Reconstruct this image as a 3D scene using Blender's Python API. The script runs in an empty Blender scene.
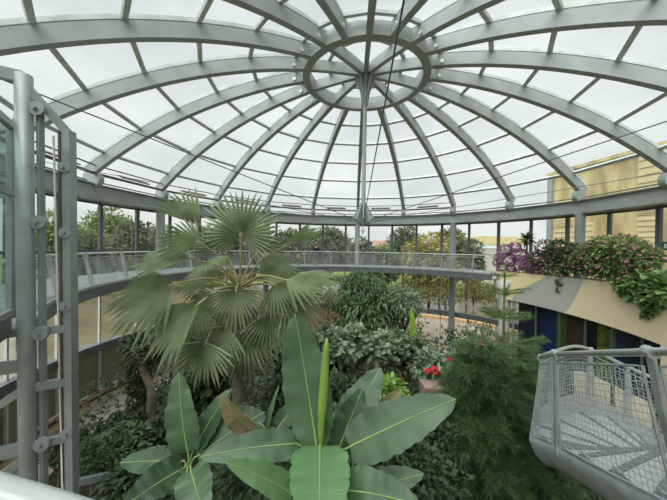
import bpy, math, random
import numpy as np
from mathutils import Vector, Matrix

PI = math.pi
random.seed(7)
RNG = np.random.default_rng(11)
SC = bpy.context.scene
COL = SC.collection

# ------------------------------------------------------------------ camera frame
EYE = 7.5
F = 282.5
PITCH, ROLL = 0.0084, 0.0157
cp, sp = math.cos(PITCH), math.sin(PITCH)
cr, sr = math.cos(ROLL), math.sin(ROLL)
FWD = Vector((0, cp, -sp))
UP0 = Vector((0, sp, cp))
RIGHT0 = Vector((1, 0, 0))
RC = RIGHT0 * cr + UP0 * sr
UC = UP0 * cr - RIGHT0 * sr
CAMLOC = Vector((0, 0, EYE))


def W(px, py, d):
    """point of the place seen at a photo pixel, d metres ahead of the eye"""
    return CAMLOC + (FWD + RC * ((px - 333.5) / F) - UC * ((py - 250) / F)) * d


cam = bpy.data.cameras.new('camera')
cam.lens = 36 * F / 667
cam.sensor_width = 36
cam.clip_start = 0.05
cam.clip_end = 500
camo = bpy.data.objects.new('camera', cam)
COL.objects.link(camo)
m = Matrix((RC, UC, -FWD)).transposed().to_4x4()
m.translation = CAMLOC
camo.matrix_world = m
SC.camera = camo
SC.view_settings.view_transform = 'Standard'
SC.view_settings.look = 'None'
SC.view_settings.gamma = 1
SC.view_settings.exposure = EXPOSURE = 0.1

# dome
DC = Vector((1.208, 11.73, 0))
TH0 = 1.5067


def tk(k):
    return TH0 - (k - 6) * PI / 10


def dome(r, t, z):
    return Vector((DC.x + r * math.cos(t), DC.y + r * math.sin(t), EYE + z))


# ------------------------------------------------------------------ materials
def lin(c):
    return tuple(((x / 255) / 12.92 if x / 255 <= 0.04045 else ((x / 255 + 0.055) / 1.055) ** 2.4) for x in c) + (1,)


MATS = {}


def mat(name, rgb, rough=0.6, metal=0.0, var=0.15, scale=4.0, transl=0.0, rgb2=None, spec=0.5, bump=0.0, bscale=30):
    """principled surface whose colour drifts with a noise; rgb in sRGB 0-255"""
    M = bpy.data.materials.new(name)
    M.use_nodes = True
    nt = M.node_tree
    N = nt.nodes
    L = nt.links
    bs = N['Principled BSDF']
    out = N['Material Output']
    c1 = lin(rgb)
    if rgb2 is None:
        a = tuple(max(0, x * (1 - var)) for x in c1[:3]) + (1,)
        b = tuple(min(1, x * (1 + var)) for x in c1[:3]) + (1,)
    else:
        a, b = c1, lin(rgb2)
    tc = N.new('ShaderNodeTexCoord')
    no = N.new('ShaderNodeTexNoise')
    no.inputs['Scale'].default_value = scale
    no.inputs['Detail'].default_value = 4
    L.new(tc.outputs['Object'], no.inputs['Vector'])
    rp = N.new('ShaderNodeValToRGB')
    rp.color_ramp.elements[0].position = 0.35
    rp.color_ramp.elements[1].position = 0.65
    rp.color_ramp.elements[0].color = a
    rp.color_ramp.elements[1].color = b
    L.new(no.outputs['Fac'], rp.inputs['Fac'])
    L.new(rp.outputs['Color'], bs.inputs['Base Color'])
    bs.inputs['Roughness'].default_value = rough
    bs.inputs['Metallic'].default_value = metal
    bs.inputs['Specular IOR Level'].default_value = spec
    if bump:
        n2 = N.new('ShaderNodeTexNoise')
        n2.inputs['Scale'].default_value = bscale
        L.new(tc.outputs['Object'], n2.inputs['Vector'])
        bu = N.new('ShaderNodeBump')
        bu.inputs['Strength'].default_value = bump
        L.new(n2.outputs['Fac'], bu.inputs['Height'])
        L.new(bu.outputs['Normal'], bs.inputs['Normal'])
    if transl:
        tr = N.new('ShaderNodeBsdfTranslucent')
        L.new(rp.outputs['Color'], tr.inputs['Color'])
        mx = N.new('ShaderNodeMixShader')
        mx.inputs['Fac'].default_value = transl
        L.new(bs.outputs['BSDF'], mx.inputs[1])
        L.new(tr.outputs['BSDF'], mx.inputs[2])
        L.new(mx.outputs['Shader'], out.inputs['Surface'])
    MATS[name] = M
    return M


def glassmat(name, tint, refl=0.06, milk=0.0, rough=0.03, milk_rgb=(220, 225, 220)):
    M = bpy.data.materials.new(name)
    M.use_nodes = True
    nt = M.node_tree
    N = nt.nodes
    L = nt.links
    N.remove(N['Principled BSDF'])
    out = N['Material Output']
    tr = N.new('ShaderNodeBsdfTransparent')
    tr.inputs['Color'].default_value = tint + (1,)
    gl = N.new('ShaderNodeBsdfGlossy')
    gl.inputs['Roughness'].default_value = rough
    gl.inputs['Color'].default_value = (0.9, 0.95, 0.93, 1)
    mx = N.new('ShaderNodeMixShader')
    mx.inputs['Fac'].default_value = refl
    L.new(tr.outputs[0], mx.inputs[1])
    L.new(gl.outputs[0], mx.inputs[2])
    last = mx
    if milk:
        df = N.new('ShaderNodeBsdfDiffuse')
        df.inputs['Color'].default_value = lin(milk_rgb)
        tl = N.new('ShaderNodeBsdfTranslucent')
        tl.inputs['Color'].default_value = lin(milk_rgb)
        dm = N.new('ShaderNodeMixShader')
        L.new(df.outputs[0], dm.inputs[1])
        L.new(tl.outputs[0], dm.inputs[2])
        tc = N.new('ShaderNodeTexCoord')
        mp = N.new('ShaderNodeMapping')
        mp.inputs['Scale'].default_value = (1.2, 1.2, 0.5)
        L.new(tc.outputs['Object'], mp.inputs['Vector'])
        no = N.new('ShaderNodeTexNoise')
        no.inputs['Scale'].default_value = 1.5
        no.inputs['Detail'].default_value = 5
        L.new(mp.outputs[0], no.inputs['Vector'])
        mr = N.new('ShaderNodeMapRange')
        mr.inputs['From Min'].default_value = 0.35
        mr.inputs['From Max'].default_value = 0.7
        mr.inputs['To Min'].default_value = milk * 0.5
        mr.inputs['To Max'].default_value = milk * 1.5
        L.new(no.outputs['Fac'], mr.inputs['Value'])
        m2 = N.new('ShaderNodeMixShader')
        L.new(mr.outputs[0], m2.inputs['Fac'])
        L.new(mx.outputs[0], m2.inputs[1])
        L.new(dm.outputs[0], m2.inputs[2])
        last = m2
    L.new(last.outputs[0], out.inputs['Surface'])
    MATS[name] = M
    return M


steel = mat('painted_steel', (158, 165, 162), 0.5, 0.0, 0.10, 1.5)
steel_dark = mat('dark_steel', (104, 110, 110), 0.5, 0.0, 0.15, 2)
steel_lift = mat('lift_steel', (146, 154, 154), 0.4, 0.25, 0.10, 3)
galv = mat('galvanised_steel', (176, 184, 186), 0.42, 0.55, 0.12, 8)
tread_metal = mat('bright_tread', (188, 192, 193), 0.35, 0.6, 0.14, 30)
nosing_m = mat('nosing_grey', (112, 118, 122), 0.5, 0.4, 0.1, 8)
handrail_m = mat('brushed_rail', (188, 194, 192), 0.3, 0.7, 0.06, 6)
pale_rail = mat('pale_rail', (206, 214, 208), 0.35, 0.3, 0.05, 6)
frame_m = mat('window_frame_grey', (84, 90, 91), 0.5, 0.0, 0.12, 2)
frame_pale = mat('pale_frame_grey', (200, 204, 202), 0.5, 0.0, 0.12, 2)
brown_m = mat('vent_brown', (92, 82, 74), 0.6, 0.0, 0.2, 3)
cable_m = mat('steel_cable', (92, 96, 102), 0.4, 0.5, 0.1, 5)
rope_m = mat('white_rope', (226, 228, 216), 0.7, 0, 0.05, 8)
roof_glass = glassmat('roof_glass', (0.93, 0.965, 0.95), 0.05, 0.05)
wall_glass = glassmat('wall_glass', (0.93, 0.95, 0.93), 0.05, 0.02)
lift_glass = glassmat('lift_glass', (0.70, 0.82, 0.80), 0.12, 0.08, 0.05, (150, 175, 172))
dark_glass = glassmat('dark_glass', (0.75, 0.8, 0.82), 0.05)
mesh_panel = glassmat('fine_mesh', (0.85, 0.86, 0.85), 0.0, 0.36, 0.3, (176, 182, 180))
deck_m = mat('gallery_deck', (150, 154, 152), 0.7, 0, 0.12, 3)
soil_m = mat('soil', (52, 44, 36), 0.95, 0, 0.35, 2)
pave_m = mat('pale_paving', (186, 180, 168), 0.85, 0, 0.12, 1.2)
kerb_m = mat('ochre_kerb', (196, 160, 118), 0.8, 0, 0.12, 2)
kerb_pale = mat('kerb_cream', (222, 200, 160), 0.8, 0, 0.06, 2)
pave_out = mat('outdoor_paving', (150, 140, 124), 0.9, 0, 0.15, 1.2)
lawn_m = mat('lawn', (100, 114, 58), 0.95, 0, 0.25, 0.3)
water_m = mat('pond_water', (112, 106, 84), 0.12, 0, 0.2, 0.4)
bark_m = mat('bark', (104, 90, 74), 0.9, 0, 0.3, 9, bump=0.4)
bark_pale = mat('pale_bark', (146, 134, 114), 0.85, 0, 0.2, 9, bump=0.3)
palm_trunk_m = mat('palm_trunk', (116, 110, 98), 0.9, 0, 0.3, 14, bump=0.5)
palm_leaf_m = mat('palm_leaf', (128, 145, 104), 0.36, 0, 0.18, 2.2, 0.25, rgb2=(170, 182, 148))
palm_pet_m = mat('palm_petiole', (140, 146, 100), 0.5, 0, 0.15, 5, rgb2=(146, 122, 84))
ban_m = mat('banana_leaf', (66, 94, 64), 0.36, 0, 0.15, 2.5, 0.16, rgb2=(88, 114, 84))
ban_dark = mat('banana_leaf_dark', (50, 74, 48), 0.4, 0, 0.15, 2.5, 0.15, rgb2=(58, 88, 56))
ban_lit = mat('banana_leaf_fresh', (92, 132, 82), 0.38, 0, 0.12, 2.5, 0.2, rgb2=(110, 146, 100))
ban_rib = mat('banana_midrib', (138, 164, 100), 0.45, 0, 0.1, 4)
ban_lime = mat('banana_lime', (150, 186, 66), 0.4, 0, 0.12, 4, 0.3)
ban_stem = mat('banana_stem', (112, 122, 74), 0.6, 0, 0.25, 6, rgb2=(134, 112, 78))
ban_dead = mat('banana_dead', (148, 124, 98), 0.8, 0, 0.25, 7, 0.15, rgb2=(104, 118, 76))
pine_m = mat('pine_needles', (56, 82, 44), 0.6, 0, 0.2, 3, 0.15, rgb2=(78, 104, 58))
pine_stem = mat('pine_stem', (112, 112, 70), 0.8, 0, 0.2, 6)
pine_tip = mat('pine_fresh', (78, 112, 60), 0.55, 0, 0.2, 3, 0.2, rgb2=(98, 130, 72))
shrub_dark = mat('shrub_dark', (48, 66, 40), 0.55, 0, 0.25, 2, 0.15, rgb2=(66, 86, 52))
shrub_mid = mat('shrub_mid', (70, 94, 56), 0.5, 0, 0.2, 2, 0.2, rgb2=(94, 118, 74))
shrub_grey = mat('shrub_greygreen', (110, 130, 100), 0.45, 0, 0.2, 2, 0.2, rgb2=(140, 156, 124))
shrub_lime = mat('shrub_lime', (120, 158, 70), 0.5, 0, 0.2, 2, 0.3, rgb2=(150, 184, 90))
vine_leaf = mat('vine_leaf', (108, 140, 80), 0.45, 0, 0.2, 2, 0.25, rgb2=(144, 172, 108))
blossom_mag = mat('blossom_magenta', (200, 116, 190), 0.7, 0, 0.15, 6, 0.45, rgb2=(228, 164, 218))
blossom_pink = mat('blossom_pink', (208, 130, 156), 0.7, 0, 0.15, 6, 0.3, rgb2=(228, 172, 186))
blossom_red = mat('blossom_red', (186, 34, 44), 0.6, 0, 0.15, 6, 0.2)
tree_a = mat('tree_green', (104, 122, 72), 0.8, 0, 0.2, 0.6, 0.3, rgb2=(140, 154, 96))
tree_b = mat('tree_dull', (94, 106, 80), 0.8, 0, 0.2, 0.6, 0.3, rgb2=(122, 132, 102))
tree_c = mat('tree_yellow', (150, 138, 70), 0.8, 0, 0.2, 0.6, 0.2, rgb2=(166, 154, 88))
tree_d = mat('tree_bamboo', (96, 98, 48), 0.8, 0, 0.25, 0.8, 0.2, rgb2=(128, 126, 66))
plaster_y = mat('plaster_cream', (240, 222, 174), 0.85, 0, 0.04, 1)
plaster_g = mat('plaster_grey', (178, 178, 170), 0.85, 0, 0.04, 1)
plaster_t = mat('plaster_tan', (232, 212, 178), 0.85, 0, 0.04, 1)
plaster_w = mat('plaster_white', (206, 206, 200), 0.85, 0, 0.05, 1)
blue_m = mat('blue_panel', (26, 46, 98), 0.6, 0, 0.2, 1)
navy_m = mat('navy_panel', (24, 34, 56), 0.6, 0, 0.2, 1)
green_m = mat('green_panel', (76, 112, 30), 0.6, 0, 0.3, 1)
brown_panel = mat('brown_panel', (78, 56, 34), 0.6, 0, 0.3, 1)
black_m = mat('black_panel', (18, 20, 22), 0.6, 0, 0.2, 1)
mural_m = mat('mural_green', (40, 92, 40), 0.6, 0, 0.3, 3.5, rgb2=(150, 156, 40))
beige_board = mat('beige_board', (228, 214, 184), 0.8, 0, 0.05, 6)
terra_m = mat('pink_stone', (158, 134, 120), 0.9, 0, 0.15, 6)
louvre_m = mat('louvre_olive', (150, 146, 118), 0.6, 0, 0.08, 2)
vent_m = mat('vent_cream', (202, 186, 144), 0.8, 0, 0.06, 1)
ban_roll = mat('banana_roll', (122, 154, 74), 0.4, 0, 0.12, 4, 0.2, rgb2=(150, 184, 78))
roof_red = mat('red_roof', (146, 118, 108), 0.9, 0, 0.1, 1)
roof_yel = mat('yellow_roof', (208, 192, 140), 0.9, 0, 0.06, 1)
house_wall = mat('house_wall', (190, 184, 176), 0.9, 0, 0.06, 1)
sign_green = mat('sign_green', (20, 84, 66), 0.5, 0, 0.05, 3)
white_m = mat('white_paint', (232, 234, 230), 0.5, 0, 0.03, 3)
skin_m = mat('skin', (198, 150, 122), 0.6, 0, 0.05, 6)
cloth_black = mat('cloth_black', (28, 28, 34), 0.85, 0, 0.1, 6)
cloth_grey = mat('cloth_grey', (92, 96, 106), 0.85, 0, 0.1, 6)
cloth_yellow = mat('cloth_yellow', (224, 172, 50), 0.85, 0, 0.08, 6)
hair_m = mat('hair_dark', (36, 28, 24), 0.7, 0, 0.1, 9)


def veins(M):
    """fine ribs running out from the midrib of a banana leaf"""
    nt = M.node_tree
    N, L = nt.nodes, nt.links
    uvn = N.new('ShaderNodeUVMap')
    wv = N.new('ShaderNodeTexWave')
    wv.inputs['Scale'].default_value = 14
    wv.inputs['Distortion'].default_value = 1.2
    wv.inputs['Detail'].default_value = 2
    L.new(uvn.outputs[0], wv.inputs['Vector'])
    bu = N.new('ShaderNodeBump')
    bu.inputs['Strength'].default_value = .09
    bu.inputs['Distance'].default_value = .02
    L.new(wv.outputs['Fac'], bu.inputs['Height'])
    L.new(bu.outputs['Normal'], N['Principled BSDF'].inputs['Normal'])


for q_ in (ban_m, ban_dark, ban_lit, ban_dead):
    veins(q_)


def concrete():
    M = mat('stained_concrete', (196, 178, 128), 0.9, 0, 0.1, 0.3)
    nt = M.node_tree
    N, L = nt.nodes, nt.links
    rp = [n for n in N if n.type == 'VALTORGB'][0]
    rp.color_ramp.elements[0].color = lin((150, 134, 92))
    rp.color_ramp.elements[1].color = lin((206, 188, 138))
    no = [n for n in N if n.type == 'TEX_NOISE'][0]
    tc = [n for n in N if n.type == 'TEX_COORD'][0]
    mp = N.new('ShaderNodeMapping')
    mp.inputs['Scale'].default_value = (1.6, 1.6, 0.35)
    L.new(tc.outputs['Object'], mp.inputs['Vector'])
    L.new(mp.outputs[0], no.inputs['Vector'])
    no.inputs['Scale'].default_value = 0.8
    no.inputs['Detail'].default_value = 7
    return M


conc = concrete()


# ------------------------------------------------------------------ object helpers
ROOTS = {}


def tag(o, label=None, cat=None, group=None, kind=None):
    if label:
        o['label'] = label
    if cat:
        o['category'] = cat
    if group:
        o['group'] = group
    if kind:
        o['kind'] = kind
    return o


def thing(name, label, cat, loc, group=None, kind=None):
    o = bpy.data.objects.new(name, None)
    o.empty_display_size = 0.2
    COL.objects.link(o)
    o.location = loc
    ROOTS[o.name] = Vector(loc)
    return tag(o, label, cat, group, kind)


def link(name, verts, faces, material, parent=None, smooth=False):
    """one mesh object; verts in world coordinates"""
    me = bpy.data.meshes.new(name)
    V = np.asarray([tuple(v) for v in verts] if not isinstance(verts, np.ndarray) else verts, dtype=float)
    if parent is not None:
        org = np.array(ROOTS[parent.name])
    else:
        lo, hi = V.min(0), V.max(0)
        org = np.array([(lo[0] + hi[0]) / 2, (lo[1] + hi[1]) / 2, lo[2]])
    V = V - org
    me.from_pydata(V.tolist(), [], faces if isinstance(faces, list) else faces.tolist())
    o = bpy.data.objects.new(name, me)
    COL.objects.link(o)
    if parent is not None:
        o.parent = parent
        ROOTS[o.name] = Vector(org)
    else:
        o.location = org
        ROOTS[o.name] = Vector(org)
    mats = material if isinstance(material, list) else [material]
    for q in mats:
        me.materials.append(q)
    if smooth:
        me.polygons.foreach_set('use_smooth', [True] * len(me.polygons))
    me.update()
    return o


class MB:
    def __init__(self):
        self.v = []
        self.f = []

    def add(self, vs, fs):
        b = len(self.v)
        self.v += [Vector(x) for x in vs]
        self.f += [tuple(i + b for i in q) for q in fs]
        return self

    def box(self, c, ax, ay, az):
        """box from its centre and three half-axes"""
        c, ax, ay, az = map(Vector, (c, ax, ay, az))
        vs = [c + ax * i + ay * j + az * k for i in (-1, 1) for j in (-1, 1) for k in (-1, 1)]
        return self.add(vs, [(0, 1, 3, 2), (4, 6, 7, 5), (0, 4, 5, 1), (2, 3, 7, 6), (0, 2, 6, 4), (1, 5, 7, 3)])

    def abox(self, lo, hi):
        lo, hi = Vector(lo), Vector(hi)
        h = (hi - lo) / 2
        return self.box((lo + hi) / 2, (h.x, 0, 0), (0, h.y, 0), (0, 0, h.z))

    def bar(self, a, b, w, h, up=(0, 0, 1)):
        a, b, up = Vector(a), Vector(b), Vector(up)
        d = b - a
        L = d.length
        d.normalize()
        s = d.cross(up)
        if s.length < 1e-4:
            s = d.cross(Vector((1, 0, 0)))
        s.normalize()
        u = s.cross(d)
        return self.box((a + b) / 2, d * (L / 2), s * (w / 2), u * (h / 2))

    def tube(self, pts, r, n=8, closed=False, cap=True):
        pts = [Vector(p) for p in pts]
        rs = r if isinstance(r, (list, tuple)) else [r] * len(pts)
        b = len(self.v)
        N = len(pts)
        ref = None
        for i, p in enumerate(pts):
            if closed:
                t = pts[(i + 1) % N] - pts[i - 1]
            else:
                t = pts[min(i + 1, N - 1)] - pts[max(i - 1, 0)]
            t.normalize()
            if ref is None:
                ref = Vector((0, 0, 1)) if abs(t.z) < 0.9 else Vector((1, 0, 0))
            s = t.cross(ref)
            s.normalize()
            u = s.cross(t)
            ref = u
            for j in range(n):
                a = 2 * PI * j / n
                self.v.append(p + (s * math.cos(a) + u * math.sin(a)) * rs[i])
        M = N if closed else N - 1
        for i in range(M):
            i2 = (i + 1) % N
            for j in range(n):
                j2 = (j + 1) % n
                self.f.append((b + i * n + j, b + i * n + j2, b + i2 * n + j2, b + i2 * n + j))
        if cap and not closed:
            self.f.append(tuple(b + j for j in range(n))[::-1])
            self.f.append(tuple(b + (N - 1) * n + j for j in range(n)))
        return self

    def loft(self, secs, closed=False, cap=True):
        """sections: lists of points, equal length, each a closed outline"""
        b = len(self.v)
        n = len(secs[0])
        for s in secs:
            self.v += [Vector(p) for p in s]
        N = len(secs)
        for i in range(N if closed else N - 1):
            i2 = (i + 1) % N
            for j in range(n):
                j2 = (j + 1) % n
                self.f.append((b + i * n + j, b + i2 * n + j, b + i2 * n + j2, b + i * n + j2))
        if cap and not closed:
            self.f.append(tuple(b + j for j in range(n)))
            self.f.append(tuple(b + (N - 1) * n + j for j in range(n))[::-1])
        return self

    def disc(self, c, axis, r, th, n=20):
        c, axis = Vector(c), Vector(axis).normalized()
        return self.tube([c - axis * th / 2, c + axis * th / 2], r, n)

    def prism(self, outline, off):
        """flat outline of points pushed by the vector off"""
        off = Vector(off)
        b = len(self.v)
        n = len(outline)
        self.v += [Vector(p) for p in outline] + [Vector(p) + off for p in outline]
        self.f.append(tuple(range(b, b + n))[::-1])
        self.f.append(tuple(range(b + n, b + 2 * n)))
        for j in range(n):
            j2 = (j + 1) % n
            self.f.append((b + j, b + j2, b + n + j2, b + n + j))
        return self

    def build(self, name, material, parent=None, smooth=False):
        return link(name, np.array([tuple(v) for v in self.v]), self.f, material, parent, smooth)


def arc_block(r0, r1, z0, z1, t0, t1, n):
    """ring sector around the dome axis with a rectangular section"""
    mb = MB()
    secs = []
    for i in range(n + 1):
        t = t0 + (t1 - t0) * i / n
        secs.append([dome(r0, t, z0), dome(r1, t, z0), dome(r1, t, z1), dome(r0, t, z1)])
    full = abs(abs(t1 - t0) - 2 * PI) < 1e-6
    if full:
        secs = secs[:-1]
    return mb.loft(secs, closed=full)


def D(deg):
    return math.radians(deg)


# ------------------------------------------------------------------ world: overcast sky
wd = bpy.data.worlds.new('overcast_sky')
SC.world = wd
wd.use_nodes = True
nt = wd.node_tree
bg = nt.nodes['Background']
tc = nt.nodes.new('ShaderNodeTexCoord')
mp = nt.nodes.new('ShaderNodeMapping')
mp.inputs['Scale'].default_value = (1.5, 1.5, 3.0)
nt.links.new(tc.outputs['Generated'], mp.inputs['Vector'])
no = nt.nodes.new('ShaderNodeTexNoise')
no.inputs['Scale'].default_value = 2.2
no.inputs['Detail'].default_value = 6
nt.links.new(mp.outputs[0], no.inputs['Vector'])
rp = nt.nodes.new('ShaderNodeValToRGB')
rp.color_ramp.elements[0].position = 0.3
rp.color_ramp.elements[1].position = 0.75
rp.color_ramp.elements[0].color = lin((214, 220, 221))
rp.color_ramp.elements[1].color = lin((246, 249, 247))
nt.links.new(no.outputs['Fac'], rp.inputs['Fac'])
nt.links.new(rp.outputs['Color'], bg.inputs['Color'])
bg.inputs['Strength'].default_value = 1.02
sun = bpy.data.lights.new('cloud_sun', 'SUN')
sun.energy = 5.0
sun.angle = D(75)
so = bpy.data.objects.new('cloud_sun', sun)
COL.objects.link(so)
so.rotation_euler = Vector((0.40, 0.42, -1)).to_track_quat('-Z', 'Y').to_euler()
so.location = (0, 0, 40)

# ------------------------------------------------------------------ ground
tag(arc_block(0.02, 10.6, -7.7, -7.5, 0, 2 * PI, 60).build('floor', soil_m), kind='structure')
tag(arc_block(10.6, 12.4, -7.7, -7.46, 0, 2 * PI, 60).build('floor', pave_m), kind='structure')
tag(arc_block(12.2, 12.42, -7.46, -7.36, 0, 2 * PI, 80).build('trim_1', kerb_pale), kind='structure')
tag(arc_block(12.4, 21.0, -7.72, -7.52, D(-60), D(82), 40).build('paved_path', pave_out), kind='structure')
tag(arc_block(21.0, 21.6, -7.72, -7.2, D(-60), D(82), 60).build('kerb', kerb_m), kind='structure')
tag(arc_block(12.75, 13.4, -7.7, -5.1, D(82), D(300), 60).build('kerb', kerb_m), kind='structure')
tag(arc_block(13.4, 30, -7.7, -5.3, D(82), D(300), 60).build('pond_water', water_m), kind='structure')
tag(arc_block(30, 260, -7.7, -5.15, D(82), D(300), 60).build('lawn', lawn_m), kind='structure')
tag(arc_block(21.6, 40, -7.95, -7.75, D(-60), D(82), 40).build('pond_water', water_m), kind='structure')
tag(arc_block(40, 260, -7.9, -7.6, D(-60), D(82), 60).build('lawn', lawn_m), kind='structure')

# ------------------------------------------------------------------ dome roof
RS, CZ = 19.5, -12.4


def zb(r):
    return math.sqrt(RS * RS - r * r) + CZ


def zt(r):
    q = RS + 0.55
    return math.sqrt(q * q - r * r) + CZ


PUR = [2.9, 4.6, 6.3, 8.05, 9.75, 11.4, 12.3]
mb = MB()
rings = [0.3, 1.6] + PUR
vs = [[dome(r, tk(k), zt(r) - 0.0) for k in range(20)] for r in rings]
for i in range(len(rings) - 1):
    for k in range(20):
        k2 = (k + 1) % 20
        mb.add([vs[i][k], vs[i][k2], vs[i + 1][k2], vs[i + 1][k]], [(0, 1, 2, 3)])
for k in range(20):  # upright strip of panes between the roof's eave and the ring beam
    k2 = (k + 1) % 20
    mb.add([vs[-1][k], vs[-1][k2], dome(12.4, tk(k2), 2.62), dome(12.4, tk(k), 2.62)], [(0, 1, 2, 3)])
ceil = tag(mb.build('ceiling', roof_glass), kind='structure')
ROOTS[ceil.name] = Vector(ceil.location)


def rib_frame(r, t):
    n = Vector((r * math.cos(t), r * math.sin(t), math.sqrt(max(RS * RS - r * r, 1e-6)))) / RS
    s = Vector((-math.sin(t), math.cos(t), 0))
    return n, s


for k in range(20):
    t = tk(k)
    rin = 2.4
    rr = [12.05 - (12.05 - rin) * i / 22 for i in range(23)]
    body, cap, flange = [], [], []
    for r in rr:
        n, s = rib_frame(r, t)
        p = dome(r, t, zb(r))
        body.append([p - s * .075, p + s * .075, p + s * .075 + n * .42, p - s * .075 + n * .42])
        cap.append([p - s * .06 + n * .43, p + s * .06 + n * .43, p + s * .06 + n * .57, p - s * .06 + n * .57])
        flange.append([p - s * .11 - n * .03, p + s * .11 - n * .03, p + s * .11, p - s * .11])
    mb = MB().loft(body).loft(flange)
    s = Vector((-math.sin(t), math.cos(t), 0))
    rb = mb.build('rib', steel, ceil)
    MB().loft(cap).build('glazing_bar', frame_pale, rb)
    gk = []
    for r in rr:
        n, s2 = rib_frame(r, t)
        p = dome(r, t, zb(r))
        gk.append([p - s2 * .082 + n * .42, p + s2 * .082 + n * .42, p + s2 * .082 + n * .437, p - s2 * .082 + n * .437])
    MB().loft(gk).build('gasket', steel_dark, rb)
    MB().disc(dome(11.8, t, 2.84), s, 0.32, 0.26, 24).prism(
        [dome(11.85, t, 2.62), dome(12.35, t, 2.62), dome(12.25, t, 3.1), dome(11.8, t, 3.1)], s * 0.1).build('foot_plate', steel, rb)
    kn = MB()
    for sg in (-1, 1):
        c = dome(2.95, t, zb(2.95) + 0.12) + s * sg * 0.1
        kn.disc(c, s, 0.07, 0.05, 10)
    kn.build('bolt', pale_rail, rb)
    if k % 2 == 0:
        rr = [2.4 - (2.4 - 0.2) * i / 8 for i in range(9)]
        body, flange = [], []
        for r in rr:
            n, s = rib_frame(r, t)
            p = dome(r, t, zb(r))
            body.append([p - s * .05, p + s * .05, p + s * .05 + n * .4, p - s * .05 + n * .4])
            flange.append([p - s * .09 - n * .03, p + s * .09 - n * .03, p + s * .09, p - s * .09])
        MB().loft(body).loft(flange).build('spoke', steel, ceil)
secs = []
for k in range(60):
    t = 2 * PI * k / 60
    z = zb(2.45)
    secs.append([dome(2.28, t, z - 0.06), dome(2.58, t, z - 0.06), dome(2.58, t, z + .42), dome(2.28, t, z + .48)])
MB().loft(secs, closed=True).build('hub_ring', steel, ceil)
for r in [1.55] + PUR[:6]:
    secs = []
    for k in range(20):
        t = tk(k)
        n, s = rib_frame(r, t)
        p = dome(r, t, zt(r) - 0.03)
        e = s.cross(n).normalized() * 0.075
        secs.append([p - e - n * .1, p + e - n * .1, p + e, p - e])
    MB().loft(secs, closed=True).build('purlin', frame_pale, ceil)
# vent rails and flaps along the eave, up to the flower balcony
for dz, r, h_, mm, nm in ((3.02, 11.62, .1, brown_m, 'vent_rail'), (3.42, 11.7, .05, steel_dark, 'vent_tube'), (2.78, 12.1, .05, steel_dark, 'vent_tube')):
    secs = []
    for k in range(-1, 9 if dz != 2.78 else 19):
        t = tk(k)
        secs.append([dome(r, t, dz), dome(r + h_, t, dz), dome(r + h_, t, dz + h_), dome(r, t, dz + h_)])
    MB().loft(secs).build(nm, mm, ceil)
for k in range(-1, 8):
    a, b = dome(11.75, tk(k), 3.25), dome(11.75, tk(k + 1), 3.25)
    p, q = a.lerp(b, 0.3), a.lerp(b, 0.72)
    MB().bar(p, q, 0.3, 0.05, Vector((DC.x - p.x, DC.y - p.y, 0)).normalized() * 0.5 + Vector((0, 0, 1))).build('vent_flap', brown_m, ceil)

# ring beam
secs = []
for k in range(20):
    t = tk(k)
    secs.append([dome(11.82, t, 1.98), dome(12.2, t, 1.98), dome(12.2, t, 2.58), dome(11.82, t, 2.58)])
rbm = tag(MB().loft(secs, closed=True).build('trim_2', steel), kind='structure')
secs = []
for k in range(20):
    t = tk(k)
    secs.append([dome(11.7, t, 2.58), dome(12.6, t, 2.58), dome(12.6, t, 2.64), dome(11.7, t, 2.64)])
MB().loft(secs, closed=True).build('gutter_edge', steel_dark, rbm)
secs = []
for k in range(20):
    t = tk(k)
    secs.append([dome(12.2, t, 1.98), dome(12.7, t, 1.92), dome(12.7, t, 2.6), dome(12.2, t, 2.58)])
MB().loft(secs, closed=True).build('beam_soffit', steel_dark, rbm)

# king post
kp = thing('king_post', 'grey tubular post hanging from the dome hub with fins at both ends', 'post', DC + Vector((0, 0, EYE + 0.98)))
c0 = Vector((DC.x, DC.y, EYE))
MB().tube([c0 + Vector((0, 0, z)) for z in (0.98, 7.0)], 0.085, 14).build('shaft', steel, kp)
MB().tube([c0 + Vector((0, 0, z)) for z in (0.55, 0.98)], 0.03, 8).disc(c0 + Vector((0, 0, .72)), (0, 0, 1), 0.1, 0.05).build('end_rod', pale_rail, kp)
for k in range(0, 20, 2):
    t = tk(k)
    s = Vector((-math.sin(t), math.cos(t), 0)) * 0.03
    u = Vector((math.cos(t), math.sin(t), 0))
    out = [c0 + Vector((0, 0, 1.95)), c0 + u * .1 + Vector((0, 0, 1.9)), c0 + u * .5 + Vector((0, 0, 1.17)), c0 + u * .46 + Vector((0, 0, 1.06)),
           c0 + u * .1 + Vector((0, 0, 0.98)), c0 + Vector((0, 0, 0.98))]
    MB().prism([p - s / 2 for p in out], s).build('lower_fin', steel, kp)
    out = [c0 + Vector((0, 0, 5.8)), c0 + u * .12 + Vector((0, 0, 5.9)), c0 + u * .22 + Vector((0, 0, 6.5)), c0 + u * .48 + Vector((0, 0, 7.05)),
           c0 + u * .48 + Vector((0, 0, 7.3)), c0 + Vector((0, 0, 7.3))]
    MB().prism([p - s / 2 for p in out], s).build('upper_fin', steel, kp)

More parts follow.
